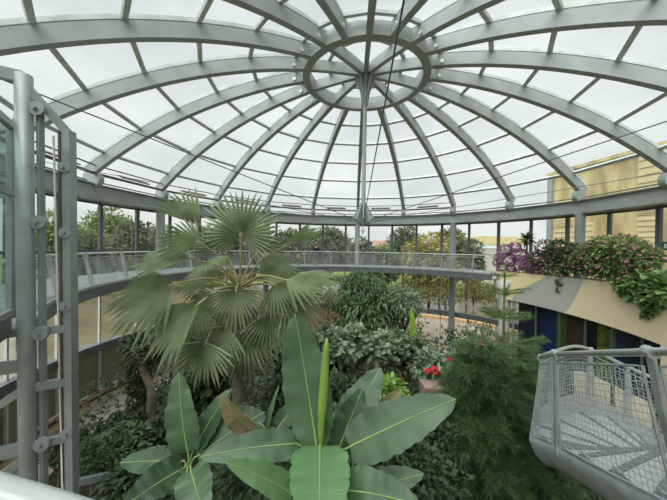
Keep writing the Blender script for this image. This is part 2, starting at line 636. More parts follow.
CABLE_LABEL = {
    0: 'thin steel cable from king post to eave above the lift mast',
    2: 'thin steel cable passing just over the top fan palm leaf',
    4: 'thin steel cable rising from king post behind the fan palm crown',
    6: 'thin steel cable running straight behind the king post to the far eave',
    8: 'thin steel cable from king post to the far eave above the middle gallery column',
    10: 'thin steel cable from king post to the eave above the pink flowering shrub',
    12: 'thin steel cable crossing roof panes above the stained concrete building',
    14: 'thin steel cable climbing steeply beside the dome hub',
    16: 'dark steel cable running overhead across the dome hub',
    18: 'thin steel cable passing overhead on the lift mast side'}
for k in range(0, 20, 2):
    t = tk(k)
    u = Vector((math.cos(t), math.sin(t), 0))
    a = c0 + u * .45 + Vector((0, 0, 1.12))
    b = dome(11.9, t, 2.75)
    th = thing('tie_cable', CABLE_LABEL[k], 'cable', a)
    MB().tube([a, b], 0.012, 6).build('wire', cable_m, th)
    MB().tube([b.lerp(a, 0.0), b.lerp(a, 0.035)], 0.028, 6).build('turnbuckle', steel_dark, th)
    MB().tube([a, a.lerp(b, 0.02)], 0.024, 6).build('clevis', steel_dark, th)
# hanging rope beside the post
a, b = W(377, 150, 11.2), dome(2.0, tk(14), 6.95)

# ------------------------------------------------------------------ columns
for k in (2, 4, 6, 8, 10):
    t = tk(k)
    r = 11.95
    mb = MB()
    p = dome(r, t, 0)
    c = tag(MB().tube([Vector((p.x, p.y, z)) for z in (0, EYE + 1.98)], 0.2 if k in (6,) else 0.22, 18).build('column', steel_lift if k != 6 else steel, None, False), kind='structure')
    MB().bar((p.x, p.y, EYE + 1.35), (p.x, p.y, EYE + 1.98), 0.3, 0.3).build('column_head', steel, c)

# ------------------------------------------------------------------ glazed walls, ten bays
RW = 12.58
ZTOP = 1.97
n_win = 0
for bay in range(10):
    angs = [tk(2 * bay) - D(9) * j for j in range(5)]
    n_win += 1
    mb = MB()
    for j in range(4):
        # the column gives the bay's edge; mullions sit half a step in
        a0, a1 = angs[j], angs[j + 1]
        mb.add([dome(RW, a0, -7.5), dome(RW, a1, -7.5), dome(RW, a1, ZTOP), dome(RW, a0, ZTOP)], [(0, 1, 2, 3)])
    w = tag(mb.build('window_%d' % n_win, wall_glass), kind='structure')
    for j in range(4):
        t = angs[j] - D(4.5)
        u = Vector((math.cos(t), math.sin(t), 0))
        s = Vector((-math.sin(t), math.cos(t), 0))
        rr = RW * math.cos(D(4.5))
        thick = 0.085 if j % 2 else 0.07
        p = dome(rr - 0.05, t, 0)
        MB().box((p.x, p.y, EYE + (ZTOP - 1.4) / 2), u * .07, s * thick, (0, 0, (ZTOP + 1.4) / 2)).build('mullion', frame_m, w)
        MB().box((p.x, p.y, EYE + (-7.5 - 1.4) / 2), u * .05, s * .04, (0, 0, (7.5 - 1.4) / 2)).build('mullion', frame_pale, w)
    for (z0, z1, dr, mm) in ((ZTOP - .1, ZTOP, .1, frame_m), (-0.4, -0.3, .08, frame_m), (-1.76, -1.44, .14, steel_dark), (-5.05, -4.72, .3, steel_dark), (-7.5, -7.3, .12, frame_m)):
        secs = []
        for j in range(5):
            t = angs[j]
            secs.append([dome(RW - dr, t, z0), dome(RW + .03, t, z0), dome(RW + .03, t, z1), dome(RW - dr, t, z1)])
        MB().loft(secs).build('transom', mm, w)
    if bay in (0, 1, 9):
        for j in range(4):
            a0, a1 = angs[j], angs[j + 1]
            lp = MB()
            for i in range(13):
                z = -7.15 + i * .165
                lp.loft([[dome(RW + .02, q, z), dome(RW + .1, q, z + .04), dome(RW + .1, q, z + .06), dome(RW + .02, q, z + .15)] for q in (a0, a1)])
            lp.build('louvre_panel', louvre_m, w)

# ------------------------------------------------------------------ gallery
GA0, GA1 = D(31), D(228)
gal = thing('gallery_walkway', 'grey curved gallery walkway running round inside the glazed wall', 'walkway', dome(10.8, D(90), -1.76))
arc_block(9.42, 12.4, -1.55, -1.42, GA0, GA1, 90).build('deck', deck_m, gal)
arc_block(9.36, 9.56, -1.78, -1.38, GA0, GA1, 90).build('edge_beam', steel_dark, gal)
arc_block(9.33, 9.37, -1.44, -1.36, GA0, GA1, 90).build('edge_trim', steel, gal)
gr = thing('gallery_railing', 'pale grey railing with fine mesh panels along the curved gallery', 'railing', dome(9.6, D(90), -1.4))
hp = [dome(9.72, GA0 + (GA1 - GA0) * i / 90, -0.32) for i in range(91)]
MB().tube(hp, 0.03, 8).build('handrail', pale_rail, gr)
hp = [dome(9.69, GA0 + (GA1 - GA0) * i / 90, -0.47) for i in range(91)]
MB().tube(hp, 0.018, 6).build('rail', steel, gr)
step = D(12)
n_p = int((GA1 - GA0) / step)
off = (tk(6) - GA0) % step
pa = [GA0 + off + i * step for i in range(n_p + 1) if GA0 + off + i * step < GA1]
for t in pa:
    s = Vector((-math.sin(t), math.cos(t), 0))
    u = Vector((math.cos(t), math.sin(t), 0))
    MB().bar(dome(9.42, t, -1.72), dome(9.73, t, -0.3), 0.045, 0.11, u).build('post', steel, gr)
for i in range(len(pa) - 1):
    n = 6
    mb = MB()
    for j in range(n):
        a, b = pa[i] + D(.4) + (step - D(.8)) * j / n, pa[i] + D(.4) + (step - D(.8)) * (j + 1) / n
        mb.add([dome(9.5, a, -1.36), dome(9.5, b, -1.36), dome(9.69, b, -0.5), dome(9.69, a, -0.5)], [(0, 1, 2, 3)])
    mb.build('mesh_panel', mesh_panel, gr)

# ------------------------------------------------------------------ people on the gallery
def person(label, p, H, face, top, legs, child=False):
    root = thing('person', label, 'person', p)
    R = Matrix.Rotation(face, 3, 'Z')

    def J(x, y, z):
        return R @ Vector((x * H, y * H, z * H))

    def skin(name, nodes, edges, radii, material, parent, rootv=0):
        me = bpy.data.meshes.new(name)
        me.from_pydata([tuple(n) for n in nodes], edges, [])
        o = bpy.data.objects.new(name, me)
        COL.objects.link(o)
        o.parent = parent
        ROOTS[o.name] = ROOTS[root.name]
        md = o.modifiers.new('skin', 'SKIN')
        for i, r in enumerate(radii):
            sv = me.skin_vertices[0].data[i]
            sv.radius = (r * H, r * H)
            sv.use_root = (i == rootv)
        ss = o.modifiers.new('sub', 'SUBSURF')
        ss.levels = ss.render_levels = 2
        me.materials.append(material)
        return o
    hd = 1.0 if not child else 1.12
    N = [J(0, 0, .53), J(0, 0, .66), J(0, 0, .79), J(0, .005, .86), J(0, .01, .89), J(0, .012, .955),
         J(.05, 0, .5), J(.055, .01, .28), J(.055, 0, .04), J(.058, .07, .015),
         J(-.05, 0, .5), J(-.055, -.01, .28), J(-.06, -.02, .04), J(-.062, .05, .015),
         J(.105, 0, .8), J(.125, -.01, .63), J(.12, .06, .5), J(.118, .08, .45),
         J(-.105, 0, .8), J(-.13, 0, .63), J(-.11, .09, .52), J(-.1, .115, .475)]
    E = [(0, 1), (1, 2), (2, 3), (3, 4), (4, 5), (0, 6), (6, 7), (7, 8), (8, 9), (0, 10), (10, 11), (11, 12), (12, 13),
         (2, 14), (14, 15), (15, 16), (16, 17), (2, 18), (18, 19), (19, 20), (20, 21)]
    rad = [.075, .068, .07, .03, .045, .05 * hd, .055, .038, .026, .02, .055, .038, .026, .02, .035, .026, .02, .018, .035, .026, .02, .018]
    b = skin('body', N, E, rad, skin_m, root)
    skin('jacket', [N[0] + J(0, 0, -.03)] + [N[i] for i in (1, 2, 14, 15, 16, 18, 19, 20)] + [J(0, 0, .845)],
         [(0, 1), (1, 2), (2, 3), (3, 4), (4, 5), (2, 6), (6, 7), (7, 8), (2, 9)],
         [.088, .082, .083, .045, .036, .03, .045, .036, .03, .04], top, root)
    skin('trousers', [N[0], N[6], N[7], N[8], N[10], N[11], N[12]], [(0, 1), (1, 2), (2, 3), (0, 4), (4, 5), (5, 6)],
         [.08, .064, .047, .036, .064, .047, .036], legs, root)
    skin('hair', [J(0, -.012, .985), J(0, -.03, .955), J(0, -.025, .92)], [(0, 1), (1, 2)], [.045, .045, .03], hair_m, root)
    f = MB()
    q = ROOTS[root.name]
    f.disc(q + J(0, .062, .945), J(0, 1, 0), .012 * H, .02 * H, 8)
    f.build('nose', skin_m, b)
    return root


pp = dome(10.0, D(96.5), -1.42)
person('adult in black jacket and grey trousers standing on the far gallery', W(316, 266.8, 21.6).lerp(pp, 0), 1.72, D(-15), cloth_black, cloth_grey)
q = W(298.5, 265.8, 21.2)
person('small child in yellow jacket standing beside the adult in black', q, 1.02, D(40), cloth_yellow, cloth_grey, True)
for o in bpy.data.objects:
    if o.name.startswith('person'):
        o.location.z = EYE - 1.42

# ------------------------------------------------------------------ lift mast
A = Vector((-4.47, 4.1, 0))
B = Vector((-4.06, 4.35, 0))
A2 = A + (B - A) * 0.45 + Vector((-.06, .05, 0))
mast = thing('lift_mast', 'tall grey lift mast of a round tube and a square rail joined by rungs', 'lift mast', A)


def at(P, z):
    return Vector((P.x, P.y, EYE + z))


LX = 0.05   # the mast's slight lean
def lean(P, z):
    return Vector((P.x + (-z) * 0.018 , P.y, EYE + z))


zs = [2.42, -0.5, -3.5, -7.5]
MB().tube([lean(A, z) for z in zs], 0.1, 24).build('round_tube', steel_lift, mast, True)
MB().loft([[lean(B, z) + Vector((x * .062, y * .062, 0)) for x, y in ((-1, -1), (1, -1), (1, 1), (-1, 1))] for z in (1.72, -7.5)]).build('square_rail', steel_lift, mast)
MB().loft([[lean(B, z) + Vector((-.08 + x * .015, -.05 + y * .03, 0)) for x, y in ((-1, -1), (1, -1), (1, 1), (-1, 1))] for z in (1.7, -7.5)]).build('guide_strip', brown_m, mast)
MB().loft([[lean(A, z) + Vector((.13 + x * .025, .1 + y * .04, 0)) for x, y in ((-1, -1), (1, -1), (1, 1), (-1, 1))] for z in (2.0, -7.5)]).build('flat_strip', steel_lift, mast)
MB().bar(lean(A, 2.3), lean(B, 1.68), 0.09, 0.12).build('diagonal_strut', steel_lift, mast)
for z in (-1.3, -2.12, -2.98, -3.85, -4.7):
    MB().bar(lean(A, z), lean(B, z), 0.07, 0.12).build('rung', steel_lift, mast)
for (P, dx, z) in ((A, .16, 1.95), (A, .16, .3), (A, .18, -1.32), (A, .18, -2.95), (B, -.01, 1.15), (B, -.01, .16), (B, -.01, -.95), (B, -.01, -2.9)):
    c = lean(P, z) + Vector((dx, -.065 if P is B else .02, 0))
    MB().disc(c, (0.25, -1, 0), 0.1 if P is A else 0.08, 0.05, 18).disc(c + Vector((0.0, -.04, 0)), (0.25, -1, 0), 0.03, 0.05, 8).build('clamp_disc', steel_lift, mast)
C1, C2 = A + Vector((-1.1, -1.0, 0)), A + Vector((-2.0, -.6, 0))
for z, z2 in ((2.38, 2.38), (-1.78, -1.78), (-2.98, -2.98)):
    MB().bar(lean(A, z), at(A + Vector((-1.6, -.9, 0)), z2), 0.1, 0.16).build('side_arm', steel_lift, mast)
MB().bar(lean(A, -2.1), at(A + Vector((-.9, -.5, 0)), -2.85), 0.07, 0.1).build('brace', steel_lift, mast)
MB().bar(lean(A, -3.1), at(A + Vector((-.9, -.5, 0)), -3.9), 0.07, 0.1).build('brace', steel_lift, mast)
MB().bar(lean(B, -3.72), W(152, 466, 5.4), 0.07, 0.1).build('brace', galv, mast)
rp0, rp1 = W(53.5, 136, 4.3), W(62.5, 492, 4.3)
tag(MB().tube([rp0, rp0.lerp(rp1, .33) + Vector((.004, 0, 0)), rp0.lerp(rp1, .66) + Vector((.004, 0, 0)), rp1, Vector((rp1.x + .06, rp1.y, 0.05))], 0.014, 6).build('hanging_rope', rope_m),
    'thin white rope hanging down beside the round lift tube', 'rope')

en = thing('lift_enclosure', 'greenish glass lift enclosure with grey frame behind the round tube', 'glass enclosure', at(Vector((-5.1, 4.5, 0)), -1.2))
Q0, Q1, Q2 = Vector((-5.12, 4.5, 0)), Vector((-4.2, 3.1, 0)), Vector((-7.4, 5.2, 0))
for a, b in ((Q0, Q1), (Q0, Q2)):
    MB().add([at(a, -1.1), at(b, -1.1), at(b, 1.8), at(a, 1.8)], [(0, 1, 2, 3)]).build('glass_pane', lift_glass, en)
    for z in (1.83, 0.78, -1.1):
        MB().bar(at(a, z), at(b, z), .09, .1).build('frame_bar', steel_lift, en)
MB().bar(at(Q0, -1.2), at(Q0, 1.9), .1, .1, (1, 0, 0)).build('frame_post', steel_lift, en)
MB().bar(at(Q2, -1.2), at(Q2, 1.9), .1, .1, (1, 0, 0)).build('frame_post', steel_lift, en)
MB().prism([at(Q0, -1.48), at(Q1, -1.48), at(Q1 + Vector((-2.6, 0, 0)), -1.48), at(Q2, -1.48)], (0, 0, .34)).build('floor_plate', steel_dark, en)

# ------------------------------------------------------------------ viewing platform under the camera, its near rail
vp = thing('viewing_platform', 'pale grey platform rail curving past the lift mast foot', 'railing', Vector((-.6, -.2, EYE - 1.45)))
MB().abox((-2.2, -.55, EYE - 1.6), (2.0, .3, EYE - 1.45)).build('platform_deck', deck_m, vp)
pts = []
for px, py in ((-420, 405), (-300, 425), (-160, 452), (-60, 474), (0, 493), (44, 507), (86, 522), (140, 545), (220, 570), (330, 640)):
    yh = 247.6 + (px - 333.5) * .0157
    pts.append(W(px, py, .41 / (py - yh) * F))
pts.append(pts[-1] + Vector((.5, .02, 0)))
pts.append(pts[-1] + Vector((.8, .0, 0)))
# smooth
def smooth_path(P, n=6):
    out = []
    for i in range(len(P) - 1):
        p0, p1, p2, p3 = P[max(i - 1, 0)], P[i], P[i + 1], P[min(i + 2, len(P) - 1)]
        for j in range(n):
            t = j / n
            out.append(0.5 * ((2 * p1) + (p2 - p0) * t + (2 * p0 - 5 * p1 + 4 * p2 - p3) * t * t + (3 * p1 - p0 - 3 * p2 + p3) * t ** 3))
    out.append(P[-1])
    return out
MB().tube(smooth_path(pts), 0.024, 14).build('handrail', pale_rail, vp, True)
for p in (pts[0], pts[-2]):
    MB().bar((p.x, p.y, EYE - 1.5), (p.x, p.y, p.z), .05, .05, (1, 0, 0)).build('post', pale_rail, vp)

# ------------------------------------------------------------------ curving stair
RAIL = smooth_path([W(900, 345, .95), W(650, 352, 1.8), W(553, 354.5, 3.1), W(541, 357.5, 3.55), W(553, 352, 4.25), W(582, 347, 4.7), W(628, 367, 4.6), W(672, 388, 4.3), W(735, 430, 3.7)], 10)
NS = len(RAIL)
PIV = Vector((4.1, 3.0, 0))
HB = 1.05
LEAN = [(0, .2), (10, .24), (20, .02), (30, -.1), (40, -.04), (50, .06), (80, .08)]


def lean_at(i):
    for (a, la), (b, lb) in zip(LEAN, LEAN[1:]):
        if a <= i <= b:
            return la + (lb - la) * (i - a) / (b - a)
    return LEAN[-1][1]


def bal_pt(i, f, inset=0.0):
    """point of the balustrade surface at path station i, fraction f down from the rail to the tread edge"""
    i0 = min(int(i), NS - 2)
    p = RAIL[i0].lerp(RAIL[i0 + 1], i - i0)
    inn = Vector((PIV.x - p.x, PIV.y - p.y, 0)).normalized()
    tg = (RAIL[i0 + 1] - RAIL[i0])
    tg.z = 0
    tg.normalize()
    nrm = Vector((tg.y, -tg.x, 0))
    nrm = nrm if nrm.dot(inn) > 0 else -nrm
    return p + nrm * (lean_at(i) * f ** 1.2 + inset) + Vector((0, 0, -HB * f)), nrm, tg


SX, SY = PIV.x, PIV.y
st = thing('spiral_stair', 'galvanised curving stair with wire mesh balustrade beside the dark pine', 'staircase', Vector((SX, SY, 0)))
MB().tube([(SX, SY, 0), (SX, SY, EYE - 1.2)], .1, 16).build('centre_post', galv, st)
MB().tube(RAIL, .026, 12).build('handrail', handrail_m, st, True)
secs = []
for i in range(NS):
    p, n, t = bal_pt(i, 1.0)
    secs.append([p + n * .13 + Vector((0, 0, -.24)), p + n * .05 + Vector((0, 0, -.17)), p - n * .005 + Vector((0, 0, -.04)), p + n * .0 + Vector((0, 0, .06)), p + n * .02 + Vector((0, 0, .06)), p + n * .15 + Vector((0, 0, -.23))])
MB().loft(secs).build('stringer', galv, st, True)
secs = []
for i in range(34, NS):
    p, n, t = bal_pt(i, 1.0)
    secs.append([p + n * .04 + Vector((0, 0, -.2)), p + n * .06 + Vector((0, 0, -.2)), p + n * .05 + Vector((0, 0, .3)), p + n * .03 + Vector((0, 0, .3))])
MB().loft(secs).build('skirt_plate', tread_metal, st)
posts = [10, 19.5, 29, 40, 52, 60, 70]
for d in posts:
    secs = []
    for f in (0, .35, .7, 1.0, 1.16):
        p, n, t = bal_pt(d, f)
        if f > 1:
            p = p + n * .09
        hw = .024 if d != 10 else .03
        secs.append([p + n * a - t * b for a, b in ((-.01, -hw), (.01, -hw), (.01, hw), (-.01, hw))])
    MB().loft(secs).disc(RAIL[int(d)], bal_pt(d, 0)[2], .036, .07, 12).build('post', galv, st)
segs = [(1, 10)] + list(zip(posts, posts[1:]))
for a, b in segs:
    a2, b2 = a + .6, b - .6
    arc = sum((RAIL[i + 1] - RAIL[i]).length for i in range(int(a), min(int(b), NS - 1)))
    nv, nh = max(3, int(arc / .055)), 17
    mb, fr = MB(), MB()
    f0, f1 = .085, .93
    for i in range(nv + 1):
        d = a2 + (b2 - a2) * i / nv
        mb.tube([bal_pt(d, f, .004)[0] for f in (f0, .35, .65, f1)], .0032, 4, cap=False)
    for j in range(nh + 1):
        f = f0 + (f1 - f0) * j / nh
        mb.tube([bal_pt(a2 + (b2 - a2) * i / 10, f)[0] for i in range(11)], .0032, 4, cap=False)
    pn = mb.build('wire_mesh', galv, st)
    loop = [bal_pt(a2 + (b2 - a2) * i / 10, f0)[0] for i in range(11)] + [bal_pt(b2, f)[0] for f in (.3, .5, .7)] + \
           [bal_pt(b2 + (a2 - b2) * i / 10, f1)[0] for i in range(11)] + [bal_pt(a2, f)[0] for f in (.7, .5, .3)]
    fr.tube(loop, .011, 6, closed=True)
    fr.build('mesh_frame', galv, pn)
st_i = [2, 4.5, 7, 9.5, 12, 14.5, 17, 19.5, 22.5, 26, 30, 35, 41, 48, 55, 62, 68, 74]
for a, b in zip(st_i, st_i[1:]):
    z = (bal_pt((a + b) / 2, 1)[0].z) + .0
    ed = []
    for q in (a, (a + b) / 2, b):
        p, n, t = bal_pt(q, 1.0, .03)
        ed.append(Vector((p.x, p.y, z)))
    inn = [PIV + (Vector((e.x, e.y, 0)) - PIV).normalized() * .11 for e in (ed[2], ed[0])]
    out = ed + [Vector((q.x, q.y, z)) for q in inn]
    tr = MB().prism(out, (0, 0, -.03)).build('tread', tread_metal, st)
    MB().bar(out[2] + Vector((0, 0, -.03)), out[3] + Vector((0, 0, -.03)), .05, .075).build('nosing', nosing_m, tr)
    MB().bar(out[0] + Vector((0, 0, .02)), out[1] + Vector((0, 0, .02)), .012, .1).build('side_plate', galv, tr)
    MB().bar(out[1] + Vector((0, 0, .02)), out[2] + Vector((0, 0, .02)), .012, .1).build('side_plate', galv, tr)
for (a, b) in ((48.5, 56.5), (57.5, 66)):
    secs = []
    for i in range(7):
        d = a + (b - a) * i / 6
        q = []
        for f, ins in ((.86, -.03), (.86, -.055), (.40, -.055), (.40, -.03)):
            q.append(bal_pt(d, f, ins)[0])
        secs.append(q)
    o = MB().loft(secs).build('infill_board', beige_board, st)
    o['label'] = 'beige board'

# ------------------------------------------------------------------ planter balcony with painted front
RF = 10.4


def ang_at(px):
    """dome angle where the ray through image column px meets the balcony front (far side)"""
    k = (px - 333.5) / F
    a_ = k * k + 1
    b_ = -2 * (k * DC.x + DC.y)
    c_ = DC.x ** 2 + DC.y ** 2 - RF * RF
    d = (-b_ + math.sqrt(b_ * b_ - 4 * a_ * c_)) / (2 * a_)
    return math.atan2(d - DC.y, k * d - DC.x)


TA, TB = ang_at(497), -D(40)
ZF1 = -1.28


def zlow(t):
    # lower edge: level along the opening, down to the floor past its end
    return -2.92 - 0.28 * max(0, (ang_at(512) - t) / (ang_at(512) - ang_at(663)))


bal = thing('planter_balcony', 'curved cream grey and tan painted balcony front below the flowers', 'balcony', dome(RF, D(5), -3.2))
b1 = lambda f: ang_at(512) + (ang_at(549) - ang_at(512)) * (f ** 1.5)
b2 = lambda f: ang_at(565) + (ang_at(584) - ang_at(565)) * (f ** 0.7)
strips = [(lambda f: TA, b1, plaster_y), (b1, b2, plaster_g), (b2, lambda f: ang_at(663), plaster_t)]
for si, (fa, fb, mm) in enumerate(strips):
    mb = MB()
    nr, nc = 10, 10
    grid = {}
    for layer, rr in enumerate((RF, RF + .22)):
        for i in range(nr + 1):
            f = i / nr
            for j in range(nc + 1):
                t = fa(f) + (fb(f) - fa(f)) * j / nc
                tz = zlow(min(t, ang_at(512)))
                z = tz + (ZF1 - tz) * f
                grid[layer, i, j] = dome(rr, t, z)
    idx = {}
    vs_ = []
    for kx, p in grid.items():
        idx[kx] = len(vs_)
        vs_.append(p)
    fs = []
    for layer in (0, 1):
        for i in range(nr):
            for j in range(nc):
                q = (idx[layer, i, j], idx[layer, i, j + 1], idx[layer, i + 1, j + 1], idx[layer, i + 1, j])
                fs.append(q if layer == 0 else q[::-1])
    for j in range(nc):
        fs.append((idx[0, 0, j], idx[1, 0, j], idx[1, 0, j + 1], idx[0, 0, j + 1]))
        fs.append((idx[0, nr, j], idx[0, nr, j + 1], idx[1, nr, j + 1], idx[1, nr, j]))
    for i in range(nr):
        fs.append((idx[0, i, 0], idx[0, i + 1, 0], idx[1, i + 1, 0], idx[1, i, 0]))
        fs.append((idx[0, i, nc], idx[1, i, nc], idx[1, i + 1, nc], idx[0, i + 1, nc]))
    mb.add(vs_, fs).build('painted_front', mm, bal)
arc_block(RF, RF + .22, -7.5, ZF1, ang_at(663), TB, 20).build('painted_front', plaster_t, bal)
arc_block(RF + .2, 12.4, -1.75, -1.6, TA, TB, 40).build('planter_base', plaster_g, bal)
arc_block(RF + .2, 12.3, -1.6, -1.36, TA, TB, 40).build('planter_soil', soil_m, bal)
pl = dome(RF + .25, ang_at(503), 0)
MB().tube([(pl.x, pl.y, z) for z in (0, 3.0, 4.6, 5.7)], [.28, .28, .34, .62], 16).build('curved_support', plaster_w, bal, True)
# glazing below the balcony
wn = 'window_%d' % (n_win + 1)
mull = [512, 534, 557, 582, 608, 637, 663]
mb = MB()
ts = [ang_at(x) for x in mull]
RG = RF + .3
for a, b in zip(ts, ts[1:]):
    mb.add([dome(RG, a, -7.5), dome(RG, b, -7.5), dome(RG, b, -2.6), dome(RG, a, -2.6)], [(0, 1, 2, 3)])
w = tag(mb.build(wn, dark_glass), kind='structure')
for t in ts:
    p = dome(RG - .03, t, 0)
    MB().tube([(p.x, p.y, 0), (p.x, p.y, EYE - 2.7)], .05, 8).build('mullion', frame_m if t != ts[0] else galv, w)
cols = [(512, 533, navy_m), (533, 547, blue_m), (547, 556, green_m), (556, 575, brown_panel), (575, 584, black_m), (584, 601, mural_m), (601, 610, blue_m), (610, 636, navy_m), (636, 668, black_m)]
for x0, x1, mm in cols:
    t0, t1 = ang_at(x0), ang_at(x1)
    arc_block(RG + .5, RG + .6, -7.5, -1.7, t0, t1, 5).build('back_panel', mm, w)

# exit sign
sg = thing('exit_sign', 'small green exit sign fixed to the glazing beside the concrete building', 'sign', W(668, 246, 11.3))
e0 = W(668, 246, 11.3)
sx = (RC * .86 + FWD * -.5).normalized()
sy = Vector((0, 0, 1))
sn = sx.cross(sy)
MB().box(e0, sx * .2, sy * .17, sn * .03).build('panel', sign_green, sg)
f = MB()
q0 = e0 - sn * .0
for s_ in (1, -1):
    o_ = q0 + sn * .034 * s_
    f.box(o_ + sx * -.1, sx * .015, sy * .08, sn * .004)
    for dz in (-.07, 0, .07):
        f.box(o_ + sx * -.06 + sy * dz, sx * .035, sy * .012, sn * .004)
f.build('pictogram', white_m, sg)

# ------------------------------------------------------------------ buildings outside
bd = thing('concrete_building', 'stained beige concrete building rising behind the glazing past the flowers', 'building', Vector((22, 22, 0)))
P0, P1, P2 = Vector((19.3, 25.5, 0)), Vector((21.2, 14.0, 0)), Vector((32, 27, 0))
hh = EYE + 6.7
ax = (P1 - P0)
mb = MB().prism([P0, P1, P1 + Vector((12, 2, 0)), P2], (0, 0, hh))
mb.build('wall', conc, bd)
dn = Vector((ax.y, -ax.x, 0)).normalized()
dn = dn if dn.x < 0 else -dn
MB().box(P0.lerp(P1, .02) + dn * .06 + Vector((0, 0, hh / 2)), ax.normalized() * .25, dn * .08, (0, 0, hh / 2)).build('downpipe', steel_lift, bd)
au = ax.normalized()
for f0, z0, wv, hv in ((.13, EYE + 2.6, .9, 1.1), (.2, EYE - .6, 1.6, 1.9), (.62, EYE + 3.5, .6, 2.2), (.62, EYE + .6, .6, 1.6)):
    c = P0 + ax * f0 + dn * .05 + Vector((0, 0, z0 + hv / 2))
    lv = MB().box(c, au * wv, dn * .05, (0, 0, hv)).build('vent_panel', vent_m, bd)
    ml = MB()
    for i in range(9):
        ml.box(c + dn * .07 + Vector((0, 0, -hv * .9 + i * hv * 1.8 / 8)), au * wv * .95, dn * .03, (0, 0, .03))
    ml.build('slat', mat('vent_slat_%d' % int(f0 * 100 + z0), (190, 174, 130), .8), lv)
MB().box(P0 + ax * .5 + Vector((0, 0, hh + .1)), ax * .5, dn * .3, (0, 0, .12)).build('parapet', conc, bd)

fb = thing('flat_building', 'low building with pale yellow fascia far beyond the gallery end', 'building', W(492, 250, 60))
c = W(490, 240, 60)
MB().box(Vector((c.x, c.y, EYE / 2 + .2)), (5.2, 0, 0), (0, 3, 0), (0, 0, EYE / 2 + .2)).build('wall', house_wall, fb)
MB().box(Vector((c.x + .5, c.y - .2, EYE + 1.9)), (4.4, 0, 0), (0, 3.4, 0), (0, 0, .85)).build('fascia', roof_yel, fb)
hs = thing('house', 'distant house with dull red hipped roof behind the garden trees', 'house', W(379, 250, 80))
c = W(379, 246, 86)
MB().box(Vector((c.x, c.y, EYE / 2)), (5, 0, 0), (0, 4, 0), (0, 0, EYE / 2)).build('wall', house_wall, hs)
rb_ = [Vector((c.x + x * 5.4, c.y + y * 4.4, EYE)) for x, y in ((-1, -1), (1, -1), (1, 1), (-1, 1))] + [Vector((c.x - 2, c.y, EYE + 2.4)), Vector((c.x + 2, c.y, EYE + 2.4))]
MB().add(rb_, [(0, 1, 5, 4), (1, 2, 5), (2, 3, 4, 5), (3, 0, 4), (3, 2, 1, 0)]).build('roof', roof_red, hs)


# ------------------------------------------------------------------ foliage
SHAPES = {
    # u along, v across, w lift
    'oval': (np.array([(0, 0, 0), (.35, .26, .06), (.35, -.26, .06), (.7, .22, .03), (.7, -.22, .03), (1, 0, -.08), (.35, 0, 0), (.7, 0, -.03)]),
             [(0, 6, 1), (0, 2, 6), (6, 7, 3, 1), (6, 2, 4, 7), (7, 5, 3), (7, 4, 5)]),
    'diamond': (np.array([(0, 0, 0), (.45, .24, .05), (.45, -.24, .05), (1, 0, -.1)]), [(0, 2, 1), (1, 2, 3)]),
    'lance': (np.array([(0, 0, 0), (.4, .11, .03), (.4, -.11, .03), (1, 0, -.16)]), [(0, 2, 1), (1, 2, 3)]),
    'needle': (np.array([(0, .03, 0), (0, -.03, 0), (1, 0, -.05)]), [(0, 1, 2)]),
    'round': (np.array([(0, 0, 0), (.15, .4, .08), (.15, -.4, .08), (.6, .45, .06), (.6, -.45, .06), (1, 0, -.1), (.5, 0, -.02)]),
              [(0, 6, 3, 1), (0, 2, 4, 6), (6, 5, 3), (6, 4, 5)]),
    'lobed': (np.array([(0, 0, 0), (.2, .42, .0), (.32, .12, .02), (.5, .5, -.05), (.6, .1, .0), (.8, .34, -.08), (1, 0, -.14),
                        (.8, -.34, -.08), (.6, -.1, 0), (.5, -.5, -.05), (.32, -.12, .02), (.2, -.42, 0)]),
              [(0, 2, 1), (0, 10, 2), (0, 11, 10), (2, 4, 3), (2, 10, 8, 4), (10, 9, 8), (4, 6, 5), (4, 8, 6), (8, 7, 6)]),
}


def unit(v):
    return v / np.maximum(np.linalg.norm(v, axis=1, keepdims=True), 1e-9)


def leaf_mesh(C, Dr, size, shape, up=None):
    """one leaf per row: C base points, Dr directions"""
    n = len(C)
    T, Fc = SHAPES[shape]
    d = unit(Dr)
    ref = np.tile(np.array([[0, 0, 1.0]]), (n, 1)) if up is None else up
    ref = ref + RNG.normal(0, .35, (n, 3))
    s = unit(np.cross(d, ref))
    nn = np.cross(s, d)
    sz = size * RNG.uniform(.7, 1.25, n)
    V = C[:, None, :] + sz[:, None, None] * (T[None, :, 0:1] * d[:, None, :] + T[None, :, 1:2] * s[:, None, :] + T[None, :, 2:3] * nn[:, None, :])
    k = len(T)
    faces = []
    base = np.arange(n) * k
    for f in Fc:
        faces += (base[:, None] + np.array(f)[None, :]).tolist()
    return V.reshape(-1, 3), faces


def blob_points(blobs, n, shell=.55):
    """points scattered through ellipsoids (centre, radii), denser at the rim; and their outward directions"""
    w = np.array([b[1][0] * b[1][1] + b[1][1] * b[1][2] + b[1][0] * b[1][2] for b in blobs], float)
    cnt = np.maximum(1, (n * w / w.sum()).astype(int))
    P, O = [], []
    for (c, r), k in zip(blobs, cnt):
        v = unit(RNG.normal(0, 1, (k, 3)))
        rad = RNG.uniform(shell, 1, (k, 1)) ** .6
        P.append(np.array(c) + v * np.array(r) * rad)
        O.append(v)
    return np.concatenate(P), np.concatenate(O)


def foliage(name, blobs, n, size, shape, material, parent, droop=.3, spread=.6, shell=.55):
    P, O = blob_points(blobs, n, shell)
    d = O + RNG.normal(0, spread, O.shape)
    d[:, 2] -= droop
    V, Fc = leaf_mesh(P, d, size, shape)
    return link(name, V, Fc, material, parent)


